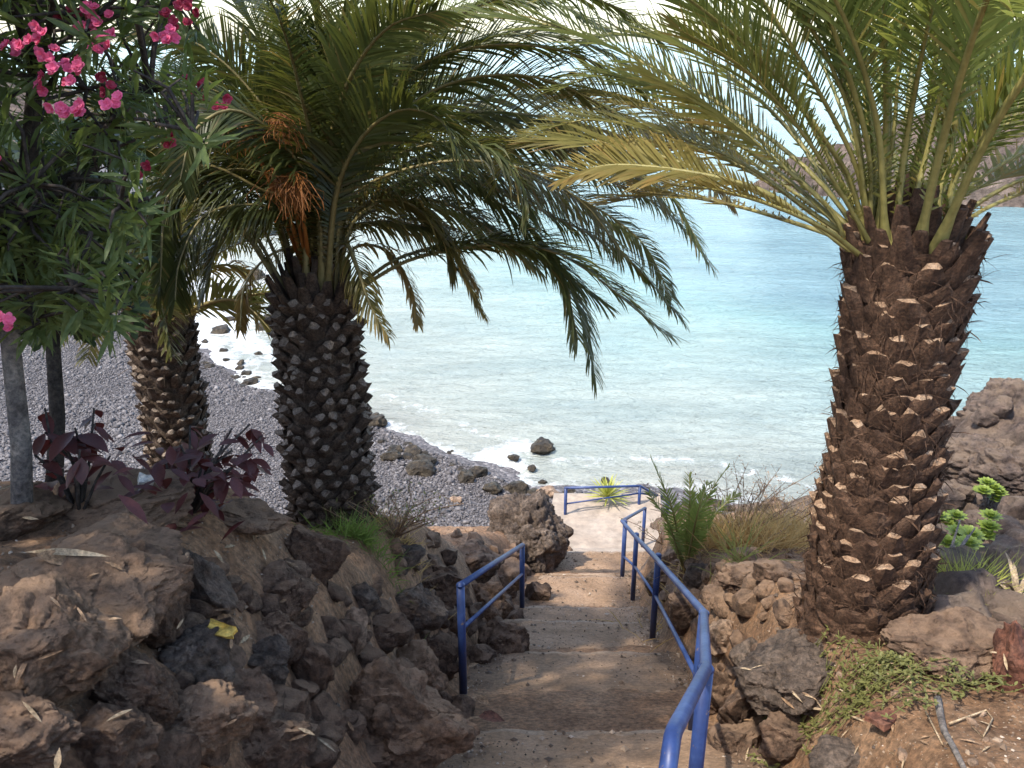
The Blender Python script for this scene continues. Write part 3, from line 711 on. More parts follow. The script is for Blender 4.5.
# right: bends twice and drops at its near end
q1 = at_y(704, 613, 5.1); q1b = Vector((q1.x, q1.y, CAMZ - 4.82))
q0 = at_y(706, 669, 3.25); q0b = Vector((q0.x, q0.y, CAMZ - 3.75))
q2 = at_y(653, 555, 8.35); q2b = at_y(653, 629, 8.35)
q3 = at_y(633, 534, 11.2); q3b = at_y(633, 593, 11.2)
q4 = at_y(622, 521, 12.3); q4b = at_y(622, 581, 12.3)
e1 = at_y(673, 733, 2.2); e2 = at_y(668, 768, 2.08); e3 = e2 + Vector((0, -.03, -.45)); e0 = e1.lerp(q0, .12)
q5 = at_y(645, 508, 16.0); q5b = Vector((q5.x, q5.y, 4.0))
def drop(a, f, h): return a - z_ * (h * f)
railing('long bent blue pipe railing on the right side of the steps, nearest to the viewer',
        [(q0b, q0.z - q0b.z), (q1b, q1.z - q1b.z), (q2b, q2.z - q2b.z), (q3b, q3.z - q3b.z), (q4b, q4.z - q4b.z), (q5b, q5.z - q5b.z)],
        [e3, e2, e1.lerp(e2, .12), e1.lerp(q0, .03), q0, q1, q2, q3, q4, q5],
        [[q0b + z_ * .45, q1b + z_ * .5], [q1b + z_ * .5, q2b + z_ * .46], [q2b + z_ * .46, q3b + z_ * .48], [q3b + z_ * .48, q4b + z_ * .48]])
# landing
l1 = at_y(565, 523, 17.4); l1t = at_y(565, 488, 17.4)
l2t = at_y(640, 486, 17.9); l2 = Vector((l2t.x, l2t.y, l1.z))
l3t = at_y(668, 502, 18.6); l3 = Vector((l3t.x, l3t.y, l1.z - .5))
railing('blue pipe railing round the far edge of the sunlit landing', [(l1, l1t.z - l1.z), (l2, l2t.z - l2.z), (l3, l3t.z - l3.z)],
        [l1t, l2t, l3t], [[l1 + z_ * .5, l2 + z_ * .5], [l2 + z_ * .5, l3 + z_ * .5]])

# ------------------------------------------------------------------ palms
def bez(ctrl, s):
    p = [Vector(c) for c in ctrl]
    while len(p) > 1: p = [p[i].lerp(p[i + 1], s) for i in range(len(p) - 1)]
    return p[0]
def catmull(pts, n):
    P = [Vector(p) for p in pts]; P = [P[0] * 2 - P[1]] + P + [P[-1] * 2 - P[-2]]
    L = [(P[i + 1] - P[i]).length for i in range(1, len(P) - 2)]; tot = sum(L); out = []
    for k in range(n + 1):
        d = tot * k / n; i = 0
        while i < len(L) - 1 and d > L[i]: d -= L[i]; i += 1
        t = min(1, d / max(L[i], 1e-6)); a, b, c, e = P[i], P[i + 1], P[i + 2], P[i + 3]
        out.append(.5 * ((2 * b) + (c - a) * t + (2 * a - 5 * b + 4 * c - e) * t * t + (3 * b - a - 3 * c + e) * t ** 3))
    return out
def frond(parent, pts, leaflets, leafL, mat, rmat, seed, age=0.0, width=.033, petiole=.13, twist=0.0, thick=.03, vee=.35, roll=None, jit=.22, bare=.04, droop=.5, agetip=0.0):
    r = random.Random(seed); org = Vector(parent.location); n = 26
    C = catmull(pts, n)
    V = []; Fc = []; A = []; mi = []
    ups = Vector((0, 0, 1)); frames = []
    side_prev = None
    roll = r.gauss(0, .45) if roll is None else roll
    for i, p in enumerate(C):
        t = (C[min(i + 1, n)] - C[max(i - 1, 0)]).normalized()
        s = t.cross(ups)
        if s.length < .12: s = side_prev if side_prev is not None else Vector((1, 0, 0))
        s = (s - t * s.dot(t)).normalized()
        if side_prev is not None:
            if s.dot(side_prev) < 0: s = -s
            s = (s * .4 + (side_prev - t * side_prev.dot(t)) * .6).normalized()
        side_prev = s; nn = s.cross(t)
        a = twist * i / n + roll * min(1, i / 8); s2 = s * math.cos(a) + nn * math.sin(a)
        frames.append((p, t, s2, s2.cross(t)))
    # rachis: flattened tapering tube
    for i, (p, t, s, nn) in enumerate(frames):
        f = i / n; rr = thick * (1 - f) ** .8 + .004
        wide = 1.0 + 1.3 * max(0, 1 - f / .12)
        for ca, sa in ((1, 0), (.3, .8), (-.3, .8), (-1, 0), (0, -.7)):
            V.append(p + s * rr * ca * wide + nn * rr * sa * .8); A.append(age)
        if i:
            b = (i - 1) * 5
            for j in range(5): Fc.append((b + j, b + (j + 1) % 5, b + 5 + (j + 1) % 5, b + 5 + j)); mi.append(1)
    for k in range(leaflets):
        f = petiole + (1 - petiole) * (k + r.random() * .6) / leaflets
        x = f * n; i = min(int(x), n - 1); u = x - i
        p = frames[i][0].lerp(frames[i + 1][0], u); t = frames[i][1]; s = frames[i][2]; nn = frames[i][3]
        g = (f - petiole) / (1 - petiole)
        prof = (.15 + .85 * min(1, max(0, g - bare) / .24) ** 1.2) * (1 - .62 * max(0, (g - .45) / .55) ** 1.4)
        for sg in (-1, 1):
            if r.random() < .04 + .25 * age * (g < .5) + .35 * (g < bare): continue
            L = leafL * prof * r.uniform(.85, 1.1)
            fw = .55 + .85 * g + r.gauss(0, jit * .35)
            ph = vee + (.22 if k % 2 else -.12) + r.gauss(0, jit)
            d = (s * sg * math.cos(ph) + t * fw + nn * math.sin(ph)).normalized()
            wv = nn.cross(d) ; wv = (wv.normalized() if wv.length > 1e-4 else s)
            wv = (wv * .8 + nn * sg * .5 * r.uniform(.3, 1.2)).normalized()
            ww = width * (.8 + .4 * r.random()) * (.6 + .4 * prof)
            dr = droop * r.uniform(.5, 1.5)
            b = len(V); q = p
            V += [q - wv * ww * .3, q + wv * ww * .3]
            d1 = (d + Vector((0, 0, -dr * .22))).normalized(); q = q + d1 * L * .42
            V += [q - wv * ww * .5, q + wv * ww * .5]
            d2 = (d1 + Vector((0, 0, -dr * .38))).normalized(); q = q + d2 * L * .33
            V += [q - wv * ww * .36, q + wv * ww * .36]
            d3 = (d2 + Vector((0, 0, -dr * .5))).normalized(); V.append(q + d3 * L * .25)
            ag = min(1, max(0, age + agetip * (g > .55) * r.uniform(.4, 1) + (r.random() < .06) * .5 + (.25 if g < .12 else 0)))
            A += [ag * .8] * 4 + [ag] * 2 + [min(1, ag + .25)]
            Fc += [(b, b + 1, b + 3, b + 2), (b + 2, b + 3, b + 5, b + 4), (b + 4, b + 5, b + 6)]; mi += [0, 0, 0]
    V = [(v[0] - org.x, v[1] - org.y, v[2] - org.z) for v in V]
    o = obj('frond', V, Fc, [M[mat], M[rmat]], parent, True, mi)
    a = o.data.attributes.new('age', 'FLOAT', 'POINT'); a.data.foreach_set('value', np.array(A, np.float32))
    if age > .75: o['label'] = 'dried brown palm frond'
    return o
def trunk(parent, base, H, rad, nring, rowh, bootL, bootW, bootT, ang, barkm, capm, seed, fibre=400, lean=(0, 0)):
    """one mesh: core with spiral rows of cut leaf bases and loose fibre"""
    r = random.Random(seed); mb = MB(base); B = Vector(base)
    ns, nh = 40, 46; vs = []; fs = []
    def axis(z): return Vector((lean[0] * z / H, lean[1] * z / H, 0))
    for i in range(nh + 1):
        z = -.35 + (H + .35) * i / nh; rr = rad(max(0, z / H))
        for j in range(ns):
            a = 2 * math.pi * j / ns
            q = rr * (.93 + .05 * mnoise.noise(Vector((a * 3, z * 5, seed))))
            vs.append(B + axis(z) + Vector((math.cos(a) * q, math.sin(a) * q, z)))
    for i in range(nh):
        for j in range(ns):
            j2 = (j + 1) % ns; fs.append((i * ns + j, i * ns + j2, (i + 1) * ns + j2, (i + 1) * ns + j))
    fs.append(tuple(range(nh * ns, nh * ns + ns)))
    mb.add(vs, fs, 0)
    rows = int(H / rowh) + 1
    for i in range(rows):
        for j in range(nring):
            a = 2 * math.pi * (j + .5 * (i % 2) + .09 * i) / nring + r.gauss(0, .05)
            z = (i + .2) * rowh + r.gauss(0, rowh * .14); fz = z / H
            if fz > 1.06: continue
            crownk = max(0, (fz - .9) / .15)
            rr = rad(min(1, max(0, fz)))
            er = Vector((math.cos(a), math.sin(a), 0)); et = Vector((-math.sin(a), math.cos(a), 0)); al = ang * r.uniform(.75, 1.25) * (1 - .3 * crownk)
            ax = (z_ * math.cos(al) + er * math.sin(al)); nn = er * math.cos(al) - z_ * math.sin(al)
            L = bootL * r.uniform(.75, 1.2); W = bootW * r.uniform(.85, 1.15); T = bootT * r.uniform(.75, 1.3)
            if fz < .12: L *= .7
            p0 = B + axis(z) + er * rr * .90 + z_ * (z - L * .45); vs = []
            sec = [(-1, 0), (-.55, .62), (0, 1), (.55, .62), (1, 0), (.5, -.55), (-.5, -.55)]
            skew = et * r.gauss(0, .03)
            for f, wk, tk in ((0, 1.1, .6), (.55, 1.0, .9), (1, .58, 1.0)):
                for cx_, cy_ in sec: vs.append(p0 + ax * L * f + skew * f + et * cx_ * W * .5 * wk + nn * cy_ * T * tk * (.65 if cy_ < 0 else 1) + ax * (f == 1) * (r.gauss(0, .012) - .03 * abs(cx_)))
            m = len(sec); fs = []
            for k in range(2):
                for q in range(m): q2 = (q + 1) % m; fs.append((k * m + q, k * m + q2, (k + 1) * m + q2, (k + 1) * m + q))
            mb.add(vs, fs, 0)
            bright = r.random()
            mb.add(vs[2 * m:], [tuple(range(m))], 1 if bright < .82 and fz > .16 + .1 * bright else 0)
    for _ in range(fibre):
        a = r.uniform(0, 6.283); z = r.uniform(0, H) ; rr = rad(z / H) * r.uniform(.98, 1.08)
        er = Vector((math.cos(a), math.sin(a), 0)); et = Vector((-math.sin(a), math.cos(a), 0))
        p = B + axis(z) + er * rr + z_ * z
        if r.random() < .35: mb.leaf(p - er * .02, (et * r.gauss(0, .8) + z_ * r.gauss(0, .5) + er * .15), er, r.uniform(.08, .18), r.uniform(.008, .018), 0, bend=.4, seg=3); continue
        d = (er * r.uniform(.0, .25) + et * r.gauss(0, .7) + z_ * r.gauss(-.1, .7)).normalized()
        mb.leaf(p, d, er, r.uniform(.08, .26), .008, 0, bend=.8, seg=3)
    top = B + axis(H) + z_ * H
    for k in range(46):
        a = k * 2.39996; q = math.sqrt((k + .5) / 46); er = Vector((math.cos(a), math.sin(a), 0)); rr = rad(1) * q * .95
        p = top + er * rr + z_ * (.16 * (1 - q * q) - .12); L = r.uniform(.22, .36) * (1.15 - .3 * q); d = (z_ + er * .55 * q).normalized()
        et = Vector((-math.sin(a), math.cos(a), 0)); n2 = et.cross(d); vs = []
        for f, wk in ((0, 1), (.6, .75), (1, .45)):
            for cx_, cy_ in ((-1, 0), (-.4, .5), (.4, .5), (1, 0), (0, -.4)): vs.append(p + d * L * f + et * cx_ * .07 * wk + n2 * cy_ * .06 * wk)
        fs = [(k2 * 5 + j, k2 * 5 + (j + 1) % 5, k2 * 5 + 5 + (j + 1) % 5, k2 * 5 + 5 + j) for k2 in range(2) for j in range(5)]
        mb.add(vs, fs + [(10, 11, 12, 13, 14)], 0)
    o = mb.build('trunk', [M[barkm], M[capm]], parent, smooth=False)
    return o


def fill(palm, C, R0, n, L0, L1, el0, el1, seed, skip=None, **kw):
    r = random.Random(seed)
    for k in range(n):
        a = k * 2.39996 + r.gauss(0, .15); el = el0 + (el1 - el0) * ((k * .618034) % 1)
        d = Vector((math.cos(a) * math.cos(el), math.sin(a) * math.cos(el), math.sin(el))); L = r.uniform(L0, L1)
        e = Vector((d.x, d.y, 0)).normalized()
        if skip and skip(e, el): continue
        sag = L * (.10 + .30 * math.cos(el))
        P = [C + e * R0 * (.35 + .6 * math.cos(el)) - z_ * .05, C + d * L * .35, C + d * L * .72 - z_ * sag * .25, C + d * L * .95 + e * L * .10 - z_ * sag]
        frond(palm, P, seed=seed * 50 + k, **kw)

# ---- right palm
RB, _t = G(862, 622)
RB = at_y(860, 628, 4.95); RB.z = float(ground(RB.x, RB.y, False)) - .02
palm_r = thing('palm_tree', 'large palm on the right with olive fronds and a thick scaly trunk', 'palm tree', RB)
RH = 2.72
def rad_r(f): return .345 + .05 * math.exp(-((f - 0) / .08) ** 2) + .03 * (1 - f) - .055 * math.exp(-((f - .62) / .22) ** 2) + .03 * max(0, f - .8)
trunk(palm_r, RB, RH, rad_r, 12, .112, .19, .19, .04, R(15), 'bark_warm', 'boot_tan', 4, 2200, (-.09, 0))
RC = RB + z_ * RH + Vector((-.09, 0, 0))
def start(C, d, r0):
    e = Vector((d.x, d.y, 0)); e = e.normalized() if e.length > 1e-3 else Vector((0, 1, 0))
    return C + e * r0 - z_ * .05
def pxfrond(palm, C, r0, path, **kw):
    P = [at(a, b, d) for a, b, d in path]
    frond(palm, [start(C, P[0] - C, r0)] + P, **kw)
lk = dict(mat='frond_light', rmat='rachis', leafL=.47, leaflets=92, width=.0205, droop=.12, vee=.42, thick=.021, jit=.17, bare=.27)
R_PATHS = [
 ([(824, 187, 5.1), (765, 135, 5.3), (686, 85, 5.5), (560, 28, 5.7), (450, 20, 5.9), (400, 60, 6.0)], dict(age=.05)),
 ([(850, 181, 4.9), (824, 140, 4.75), (765, 64, 4.55), (690, 0, 4.3), (590, -70, 4.0)], dict(age=.0)),
 ([(800, 215, 5.2), (724, 178, 5.6), (627, 147, 5.9), (560, 140, 6.2), (512, 150, 6.4), (495, 185, 6.5)], dict(age=.38)),
 ([(812, 200, 5.4), (740, 145, 5.9), (660, 108, 6.4), (590, 90, 6.8), (545, 105, 7.1)], dict(age=.45)),
 ([(815, 225, 5.0), (760, 190, 5.0), (690, 172, 5.1), (610, 165, 5.3), (560, 180, 5.4)], dict(age=.6, leafL=.33, leaflets=110)),
 ([(822, 222, 5.3), (765, 180, 5.6), (700, 150, 6.0), (640, 145, 6.4), (600, 165, 6.7)], dict(age=.5, leafL=.36, leaflets=110)),
 ([(826, 230, 4.8), (770, 205, 4.7), (715, 190, 4.6), (670, 185, 4.6)], dict(age=.7, leafL=.26, leaflets=60)),
 ([(818, 210, 5.6), (755, 165, 6.2), (690, 135, 6.8), (630, 130, 7.3)], dict(age=.3)),
 ([(830, 210, 5.0), (775, 160, 5.0), (715, 110, 5.0), (640, 70, 5.0)], dict(age=.35)),
 ([(845, 200, 4.8), (800, 130, 4.6), (745, 70, 4.4), (680, 30, 4.2)], dict(age=.15)),
 ([(940, 190, 4.8), (985, 120, 4.6), (1040, 60, 4.4)], {}),
 ([(950, 205, 5.3), (1010, 175, 5.6), (1080, 160, 5.9)], dict(age=.3)),
 ([(890, 160, 4.9), (900, 50, 4.7), (915, -80, 4.4)], {}),
 ([(875, 165, 4.9), (862, 60, 4.7), (850, -80, 4.4)], {}),
 ([(840, 165, 5.2), (780, 80, 5.3), (705, 15, 5.4), (610, -20, 5.5), (540, 0, 5.6)], dict(age=.05)),
 ([(830, 180, 5.5), (765, 105, 5.8), (690, 50, 6.1), (610, 35, 6.4), (560, 65, 6.6)], dict(age=.15)),
 ([(825, 205, 5.3), (760, 140, 5.6), (690, 100, 5.9), (610, 75, 6.2), (555, 90, 6.4)], dict(age=.1)),
 ([(815, 215, 5.1), (745, 165, 5.2), (670, 135, 5.3), (590, 120, 5.4), (530, 135, 5.5)], dict(age=.3)),
 ([(838, 175, 5.0), (785, 80, 5.0), (720, 0, 5.0), (640, -50, 5.0)], {}),
 ([(960, 225, 5.2), (1005, 200, 5.3), (1060, 185, 5.4), (1120, 190, 5.5)], dict(age=.5, leafL=.3, leaflets=70)),
 ([(835, 200, 5.3), (780, 110, 5.6), (720, 30, 5.8), (640, -40, 6.0)], dict(age=.1)),
 ([(885, 150, 4.7), (885, 40, 4.3), (882, -80, 3.9), (870, -220, 3.4)], {}),
 ([(870, 150, 5.3), (845, 40, 5.4), (815, -60, 5.4), (770, -160, 5.3)], {}),
 ([(905, 150, 5.5), (915, 40, 5.7), (930, -80, 5.8), (950, -190, 5.9)], {}),
 ([(925, 160, 4.8), (950, 60, 4.5), (985, -40, 4.2), (1040, -150, 3.8)], {}),
 ([(940, 170, 5.2), (985, 90, 5.2), (1030, 20, 5.2), (1090, -50, 5.1)], {}),
 ([(950, 185, 5.0), (1000, 130, 4.8), (1060, 80, 4.7), (1140, 40, 4.6)], dict(age=.1)),
 ([(955, 200, 5.2), (1010, 160, 5.3), (1080, 130, 5.4), (1160, 120, 5.5)], dict(age=.2)),
 ([(965, 215, 5.0), (1020, 180, 4.9), (1090, 160, 4.9), (1180, 160, 4.9)], dict(age=.4)),
 ([(860, 160, 5.6), (820, 60, 6.0), (770, -20, 6.3), (700, -80, 6.5)], {}),
 ([(940, 150, 5.6), (990, 60, 5.9), (1050, -10, 6.2), (1130, -60, 6.3)], {}),
 ([(895, 160, 5.9), (880, 80, 6.5), (865, 10, 7.0), (850, -50, 7.5)], {}),
 ([(915, 170, 5.8), (950, 90, 6.5), (980, 30, 7.0), (1010, 0, 7.4)], {}),
 ([(840, 180, 5.7), (790, 90, 6.3), (740, 40, 6.9), (690, 20, 7.4)], dict(age=.15)),
 ([(868, 150, 4.8), (840, 50, 4.5), (800, -60, 4.2), (740, -170, 3.8)], {}),
 ([(905, 150, 4.6), (925, 40, 4.1), (955, -80, 3.6)], {}),
 ([(855, 165, 4.9), (800, 60, 4.7), (740, -30, 4.5), (660, -110, 4.2)], dict(age=.05)),
 ([(880, 165, 5.2), (865, 60, 5.1), (850, -60, 5.0), (840, -200, 4.9)], {}),
 ([(915, 165, 5.1), (945, 60, 4.9), (975, -50, 4.8)], {}),
 ([(955, 180, 4.7), (1010, 100, 4.4), (1080, 30, 4.1)], {}),
 ([(800, 225, 5.4), (730, 205, 5.9), (660, 195, 6.4), (600, 205, 6.9)], dict(age=.6)),
]
for i, (path, kw) in enumerate(R_PATHS):
    a = dict(lk); a.update(kw); pxfrond(palm_r, RC, .36 if kw.get('age', 0) > .3 else .24, path, seed=100 + i, **a)

fill(palm_r, RC, .34, 18, 2.6, 3.3, .6, 1.45, 11, lambda e, el: e.y < -.1 and el < .82, **dict(lk, leaflets=86))

# ---- middle palm
MBASE = at_y(333, 517, 7.0); MBASE.z = float(ground(MBASE.x, MBASE.y, False)) - .02
palm_m = thing('palm_tree', 'middle palm with dark arching fronds and orange fruit strands', 'palm tree', MBASE)
MH = at_y(322, 292, 7.0).z - MBASE.z
def rad_m(f): return .32 + .035 * math.exp(-((f - .0) / .1) ** 2) + .012 * math.sin(f * 5) - .02 * max(0, f - .8)
trunk(palm_m, MBASE, MH, rad_m, 15, .105, .15, .135, .055, R(36), 'bark_dark', 'boot_grey', 9, 500)
MC = MBASE + z_ * MH
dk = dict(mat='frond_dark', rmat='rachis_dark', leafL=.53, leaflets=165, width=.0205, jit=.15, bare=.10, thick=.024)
M_PATHS = [
 ([(350, 225, 7.3), (430, 200, 7.3), (500, 235, 7.3), (550, 268, 7.3), (580, 310, 7.3), (595, 378, 7.3)], dict(droop=1.0)),
 ([(360, 215, 7.4), (460, 180, 7.6), (560, 220, 7.8), (627, 258, 8.0), (680, 318, 8.1)], dict(droop=1.0)),
 ([(370, 200, 7.8), (480, 160, 8.4), (600, 178, 8.9), (670, 215, 9.2), (712, 268, 9.4)], dict(droop=1.2)),
 ([(345, 220, 7.1), (400, 200, 6.9), (444, 240, 6.8), (481, 312, 6.7)], dict(age=.35, droop=1.2, leafL=.4)),
 ([(345, 245, 7.0), (358, 270, 6.8), (370, 305, 6.7), (389, 338, 6.7)], dict(age=.3, droop=1.3, leafL=.3, leaflets=60)),
 ([(345, 190, 7.2), (400, 130, 7.1), (470, 112, 7.1), (582, 124, 7.2), (690, 165, 7.3), (730, 200, 7.4)], dict(age=.1, agetip=.6)),
 ([(345, 180, 7.0), (390, 90, 6.7), (460, 50, 6.5), (560, 50, 6.4), (640, 90, 6.4)], {}),
 ([(350, 190, 7.5), (420, 120, 7.9), (500, 95, 8.2), (600, 105, 8.6), (660, 140, 8.8)], dict(age=.1)),
 ([(345, 200, 6.8), (410, 150, 6.4), (480, 145, 6.2), (520, 180, 6.1), (528, 215, 6.1)], dict(droop=.9)),
 ([(340, 160, 7.0), (370, 60, 6.7), (430, -10, 6.4), (520, -40, 6.2)], {}),
 ([(340, 160, 7.4), (385, 60, 7.6), (450, 10, 7.7), (540, 0, 7.8), (610, 30, 7.9)], {}),
 ([(330, 150, 7.0), (340, 30, 6.7), (370, -80, 6.4)], {}),
 ([(325, 150, 7.3), (320, 30, 7.4), (310, -90, 7.4)], {}),
 ([(318, 150, 6.9), (290, 30, 6.6), (255, -70, 6.3)], {}),
 ([(310, 160, 7.2), (270, 60, 7.3), (220, -30, 7.3), (160, -80, 7.2)], {}),
 ([(305, 180, 7.0), (250, 90, 6.8), (190, 40, 6.6), (130, 30, 6.5)], {}),
 ([(300, 200, 7.2), (240, 150, 7.2), (185, 150, 7.2), (150, 190, 7.2), (140, 260, 7.2)], dict(droop=.9)),
 ([(300, 210, 6.8), (262, 190, 6.6), (205, 165, 6.4), (168, 195, 6.3), (160, 285, 6.2)], dict(droop=.9)),
 ([(300, 225, 6.8), (255, 205, 6.5), (205, 215, 6.3), (180, 260, 6.2), (175, 300, 6.1)], dict(droop=.8)),
 ([(305, 240, 7.4), (270, 235, 7.8), (225, 250, 8.2), (190, 275, 8.5)], dict(age=.1)),
 ([(300, 190, 6.8), (245, 115, 6.5), (175, 85, 6.3), (110, 110, 6.1), (80, 160, 6.0)], {}),
 ([(305, 190, 7.2), (255, 95, 7.2), (200, 40, 7.1), (130, 10, 7.0), (70, 20, 6.9)], {}),
 ([(352, 250, 7.2), (385, 250, 7.2), (410, 285, 7.2), (418, 325, 7.2)], dict(age=.85, leafL=.25, droop=1.4, leaflets=90)),
 ([(345, 235, 7.6), (400, 222, 8.0), (450, 250, 8.3), (480, 290, 8.4)], dict(age=.7, leafL=.35, droop=1.3, leaflets=110)),
 ([(300, 250, 7.2), (270, 255, 7.3), (245, 285, 7.3), (240, 330, 7.3)], dict(age=.8, leafL=.28, droop=1.4, leaflets=90)),
 ([(355, 220, 7.0), (440, 180, 6.9), (515, 215, 6.9), (560, 270, 6.9), (578, 340, 6.9)], dict(droop=1.0)),
 ([(365, 205, 7.6), (470, 165, 7.9), (570, 195, 8.2), (640, 240, 8.4), (672, 300, 8.5)], dict(droop=1.0, age=.1)),
 ([(365, 195, 7.8), (470, 140, 8.2), (590, 150, 8.6), (665, 190, 8.9), (700, 245, 9.0)], dict(droop=1.0)),
 ([(350, 170, 7.2), (415, 50, 7.1), (510, -5, 7.0), (600, 0, 6.9), (665, 45, 6.9)], {}),
 ([(350, 165, 7.5), (410, 75, 7.7), (500, 35, 7.9), (590, 45, 8.1), (650, 85, 8.2)], {}),
 ([(345, 165, 6.9), (395, 30, 6.6), (470, -40, 6.3), (560, -50, 6.1), (640, -10, 6.0)], {}),
 ([(350, 180, 7.0), (425, 95, 6.8), (520, 75, 6.7), (600, 105, 6.7), (645, 150, 6.7)], dict(agetip=.3)),
 ([(350, 190, 7.3), (430, 130, 7.3), (525, 120, 7.3), (600, 150, 7.3), (640, 195, 7.3)], dict(droop=.9)),
 ([(300, 200, 7.0), (245, 170, 6.8), (195, 185, 6.7), (165, 235, 6.6), (158, 300, 6.6)], dict(droop=.9)),
 ([(305, 215, 7.0), (260, 215, 6.9), (222, 240, 6.8), (205, 290, 6.8)], dict(droop=.9, age=.1)),
 ([(320, 170, 7.8), (300, 80, 8.4), (275, 20, 8.9), (245, -10, 9.3)], {}),
 ([(340, 180, 7.9), (380, 110, 8.5), (430, 80, 9.1), (490, 90, 9.6)], {}),
 ([(345, 215, 7.8), (410, 200, 8.3), (480, 225, 8.8), (540, 270, 9.2)], dict(droop=1.0, age=.15)),
 ([(350, 230, 7.2), (400, 225, 7.1), (440, 235, 7.0), (455, 270, 7.0)], dict(droop=1.1, age=.2)),
 ([(325, 180, 6.6), (345, 90, 6.0), (385, 30, 5.5), (440, 10, 5.1)], {}),
 ([(318, 180, 6.6), (300, 90, 6.0), (280, 20, 5.5), (250, -30, 5.0)], {}),
 ([(345, 205, 7.0), (420, 165, 6.8), (510, 165, 6.7), (580, 200, 6.7), (620, 250, 6.7)], dict(droop=.9, agetip=.4)),
 ([(350, 205, 7.4), (440, 150, 7.5), (540, 140, 7.6), (620, 165, 7.7), (665, 205, 7.8)], dict(droop=1.0, agetip=.4)),
 ([(335, 200, 6.6), (360, 140, 6.2), (400, 110, 5.9), (440, 120, 5.7), (460, 160, 5.6)], {}),
 ([(315, 200, 6.7), (280, 140, 6.3), (235, 110, 6.0), (195, 130, 5.8), (180, 180, 5.7)], {}),
]
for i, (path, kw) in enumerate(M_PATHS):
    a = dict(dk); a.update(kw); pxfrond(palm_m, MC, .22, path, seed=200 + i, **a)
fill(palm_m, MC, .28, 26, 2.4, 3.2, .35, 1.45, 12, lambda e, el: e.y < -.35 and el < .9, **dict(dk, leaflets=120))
def fruit(palm, px, py, d, px2, py2, seed, dr=.35, n=38):
    r = random.Random(seed); m = MB(palm.location)
    a, b = at(px, py, d), at(px2, py2, d - .1)
    root = MC - z_ * .02 + (a - MC).normalized() * .1
    m.tube([root, root.lerp(a, .6) + z_ * .05, a], [.022, .018, .012], 6)
    for k in range(n):
        q = a.lerp(b, r.uniform(0, .5)); e = a.lerp(b, r.uniform(.5, 1.15)) + Vector((r.gauss(0, .09), r.gauss(0, .09), r.gauss(0, .05)))
        m.tube([a, q.lerp(e, .3) + Vector((r.gauss(0, .03), r.gauss(0, .03), .02)), e, e + Vector((r.gauss(0, .02), 0, -.06))], .0028, 4, cap=False)
    m.build('fruit_stalk', M['orange'], palm)
for k, s in enumerate([(288, 178, 6.4, 298, 200), (272, 168, 6.4, 285, 200), (285, 112, 6.5, 272, 135), (244, 122, 6.4, 248, 145), (296, 172, 6.3, 295, 200), (280, 112, 6.3, 288, 140)]):
    fruit(palm_m, *s, seed=300 + k)

# ---- left smaller palm, standing lower behind the crest
LBASE = at_y(186, 505, 9.0); LBASE.z = min(LBASE.z, float(ground(LBASE.x, LBASE.y, False)))
palm_l = thing('palm_tree', 'leftmost smaller palm with a slim brown trunk behind the dark red plants', 'palm tree', LBASE)
LH = at_y(160, 318, 9.0).z - LBASE.z
lt = at_y(160, 318, 9.0); llean = (lt.x - LBASE.x, 0)
def rad_l(f): return .31 + .04 * math.exp(-((f - 0) / .15) ** 2) + .02 * max(0, f - .7)
trunk(palm_l, LBASE, LH, rad_l, 13, .12, .16, .14, .04, R(30), 'bark_dark', 'boot_grey', 14, 500, llean)
LC = LBASE + z_ * LH + Vector((llean[0], 0, 0))
L_PATHS = [
 ([(190, 280, 9.6), (225, 265, 9.6), (250, 280, 9.6), (258, 325, 9.6)], dict(age=.8, droop=1.2, leafL=.35)),
 ([(185, 275, 9.3), (215, 235, 9.1), (240, 215, 9.0), (280, 215, 8.9)], {}),
 ([(120, 300, 9.5), (85, 285, 9.4), (50, 295, 9.3)], {}),
 ([(130, 280, 9.3), (95, 240, 9.1), (50, 225, 9.0), (20, 245, 8.9)], {}),
]
for k in range(18):
    a = k * 2.399; el = .25 + 1.0 * ((k * .618) % 1)
    d = Vector((math.cos(a) * math.cos(el), math.sin(a) * math.cos(el), math.sin(el))); L = rnd.uniform(1.7, 2.3)
    e = Vector((d.x, d.y, 0)).normalized()
    P = [LC + d * L * .4, LC + d * L * .75 - z_ * .05 * L, LC + d * L * .95 + e * L * .12 - z_ * L * .32]
    frond(palm_l, [start(LC, d, .12)] + P, seed=400 + k, mat='frond_dark', rmat='rachis_dark', leafL=.40, leaflets=64, age=.1 * (k % 3))
for i, (path, kw) in enumerate(L_PATHS):
    a = dict(mat='frond_dark', rmat='rachis', leafL=.40, leaflets=60); a.update(kw); pxfrond(palm_l, LC, .14, path, seed=450 + i, **a)

# ---- young palm beside the railing
yp = at_y(686, 556, 8.8); yp.z = float(ground(yp.x, yp.y)) - .02
young = thing('young_palm', 'small young green palm growing beside the right railing', 'palm tree', yp)
for k, (mx, my, tx, ty, d) in enumerate([(672, 508, 651, 458, 9.2), (668, 522, 648, 492, 9.3), (690, 500, 689, 474, 9.4), (706, 500, 728, 467, 9.3), (712, 518, 736, 494, 9.6), (698, 512, 708, 482, 9.1)]):
    frond(young, [yp + z_ * .08, yp.lerp(at(mx, my, d), .45) + z_ * .04, at(mx, my, d), at(tx, ty, d)], 52, .20, 'frond_light', 'rachis', 500 + k, width=.021, petiole=.15, thick=.016, roll=(-.5, .5)[k % 2], droop=.15, vee=.25, jit=.1)
m = MB(yp); m.tube([yp - z_ * .1, yp + z_ * .16], [.08, .06], 10); m.build('trunk', M['bark_warm'], young)

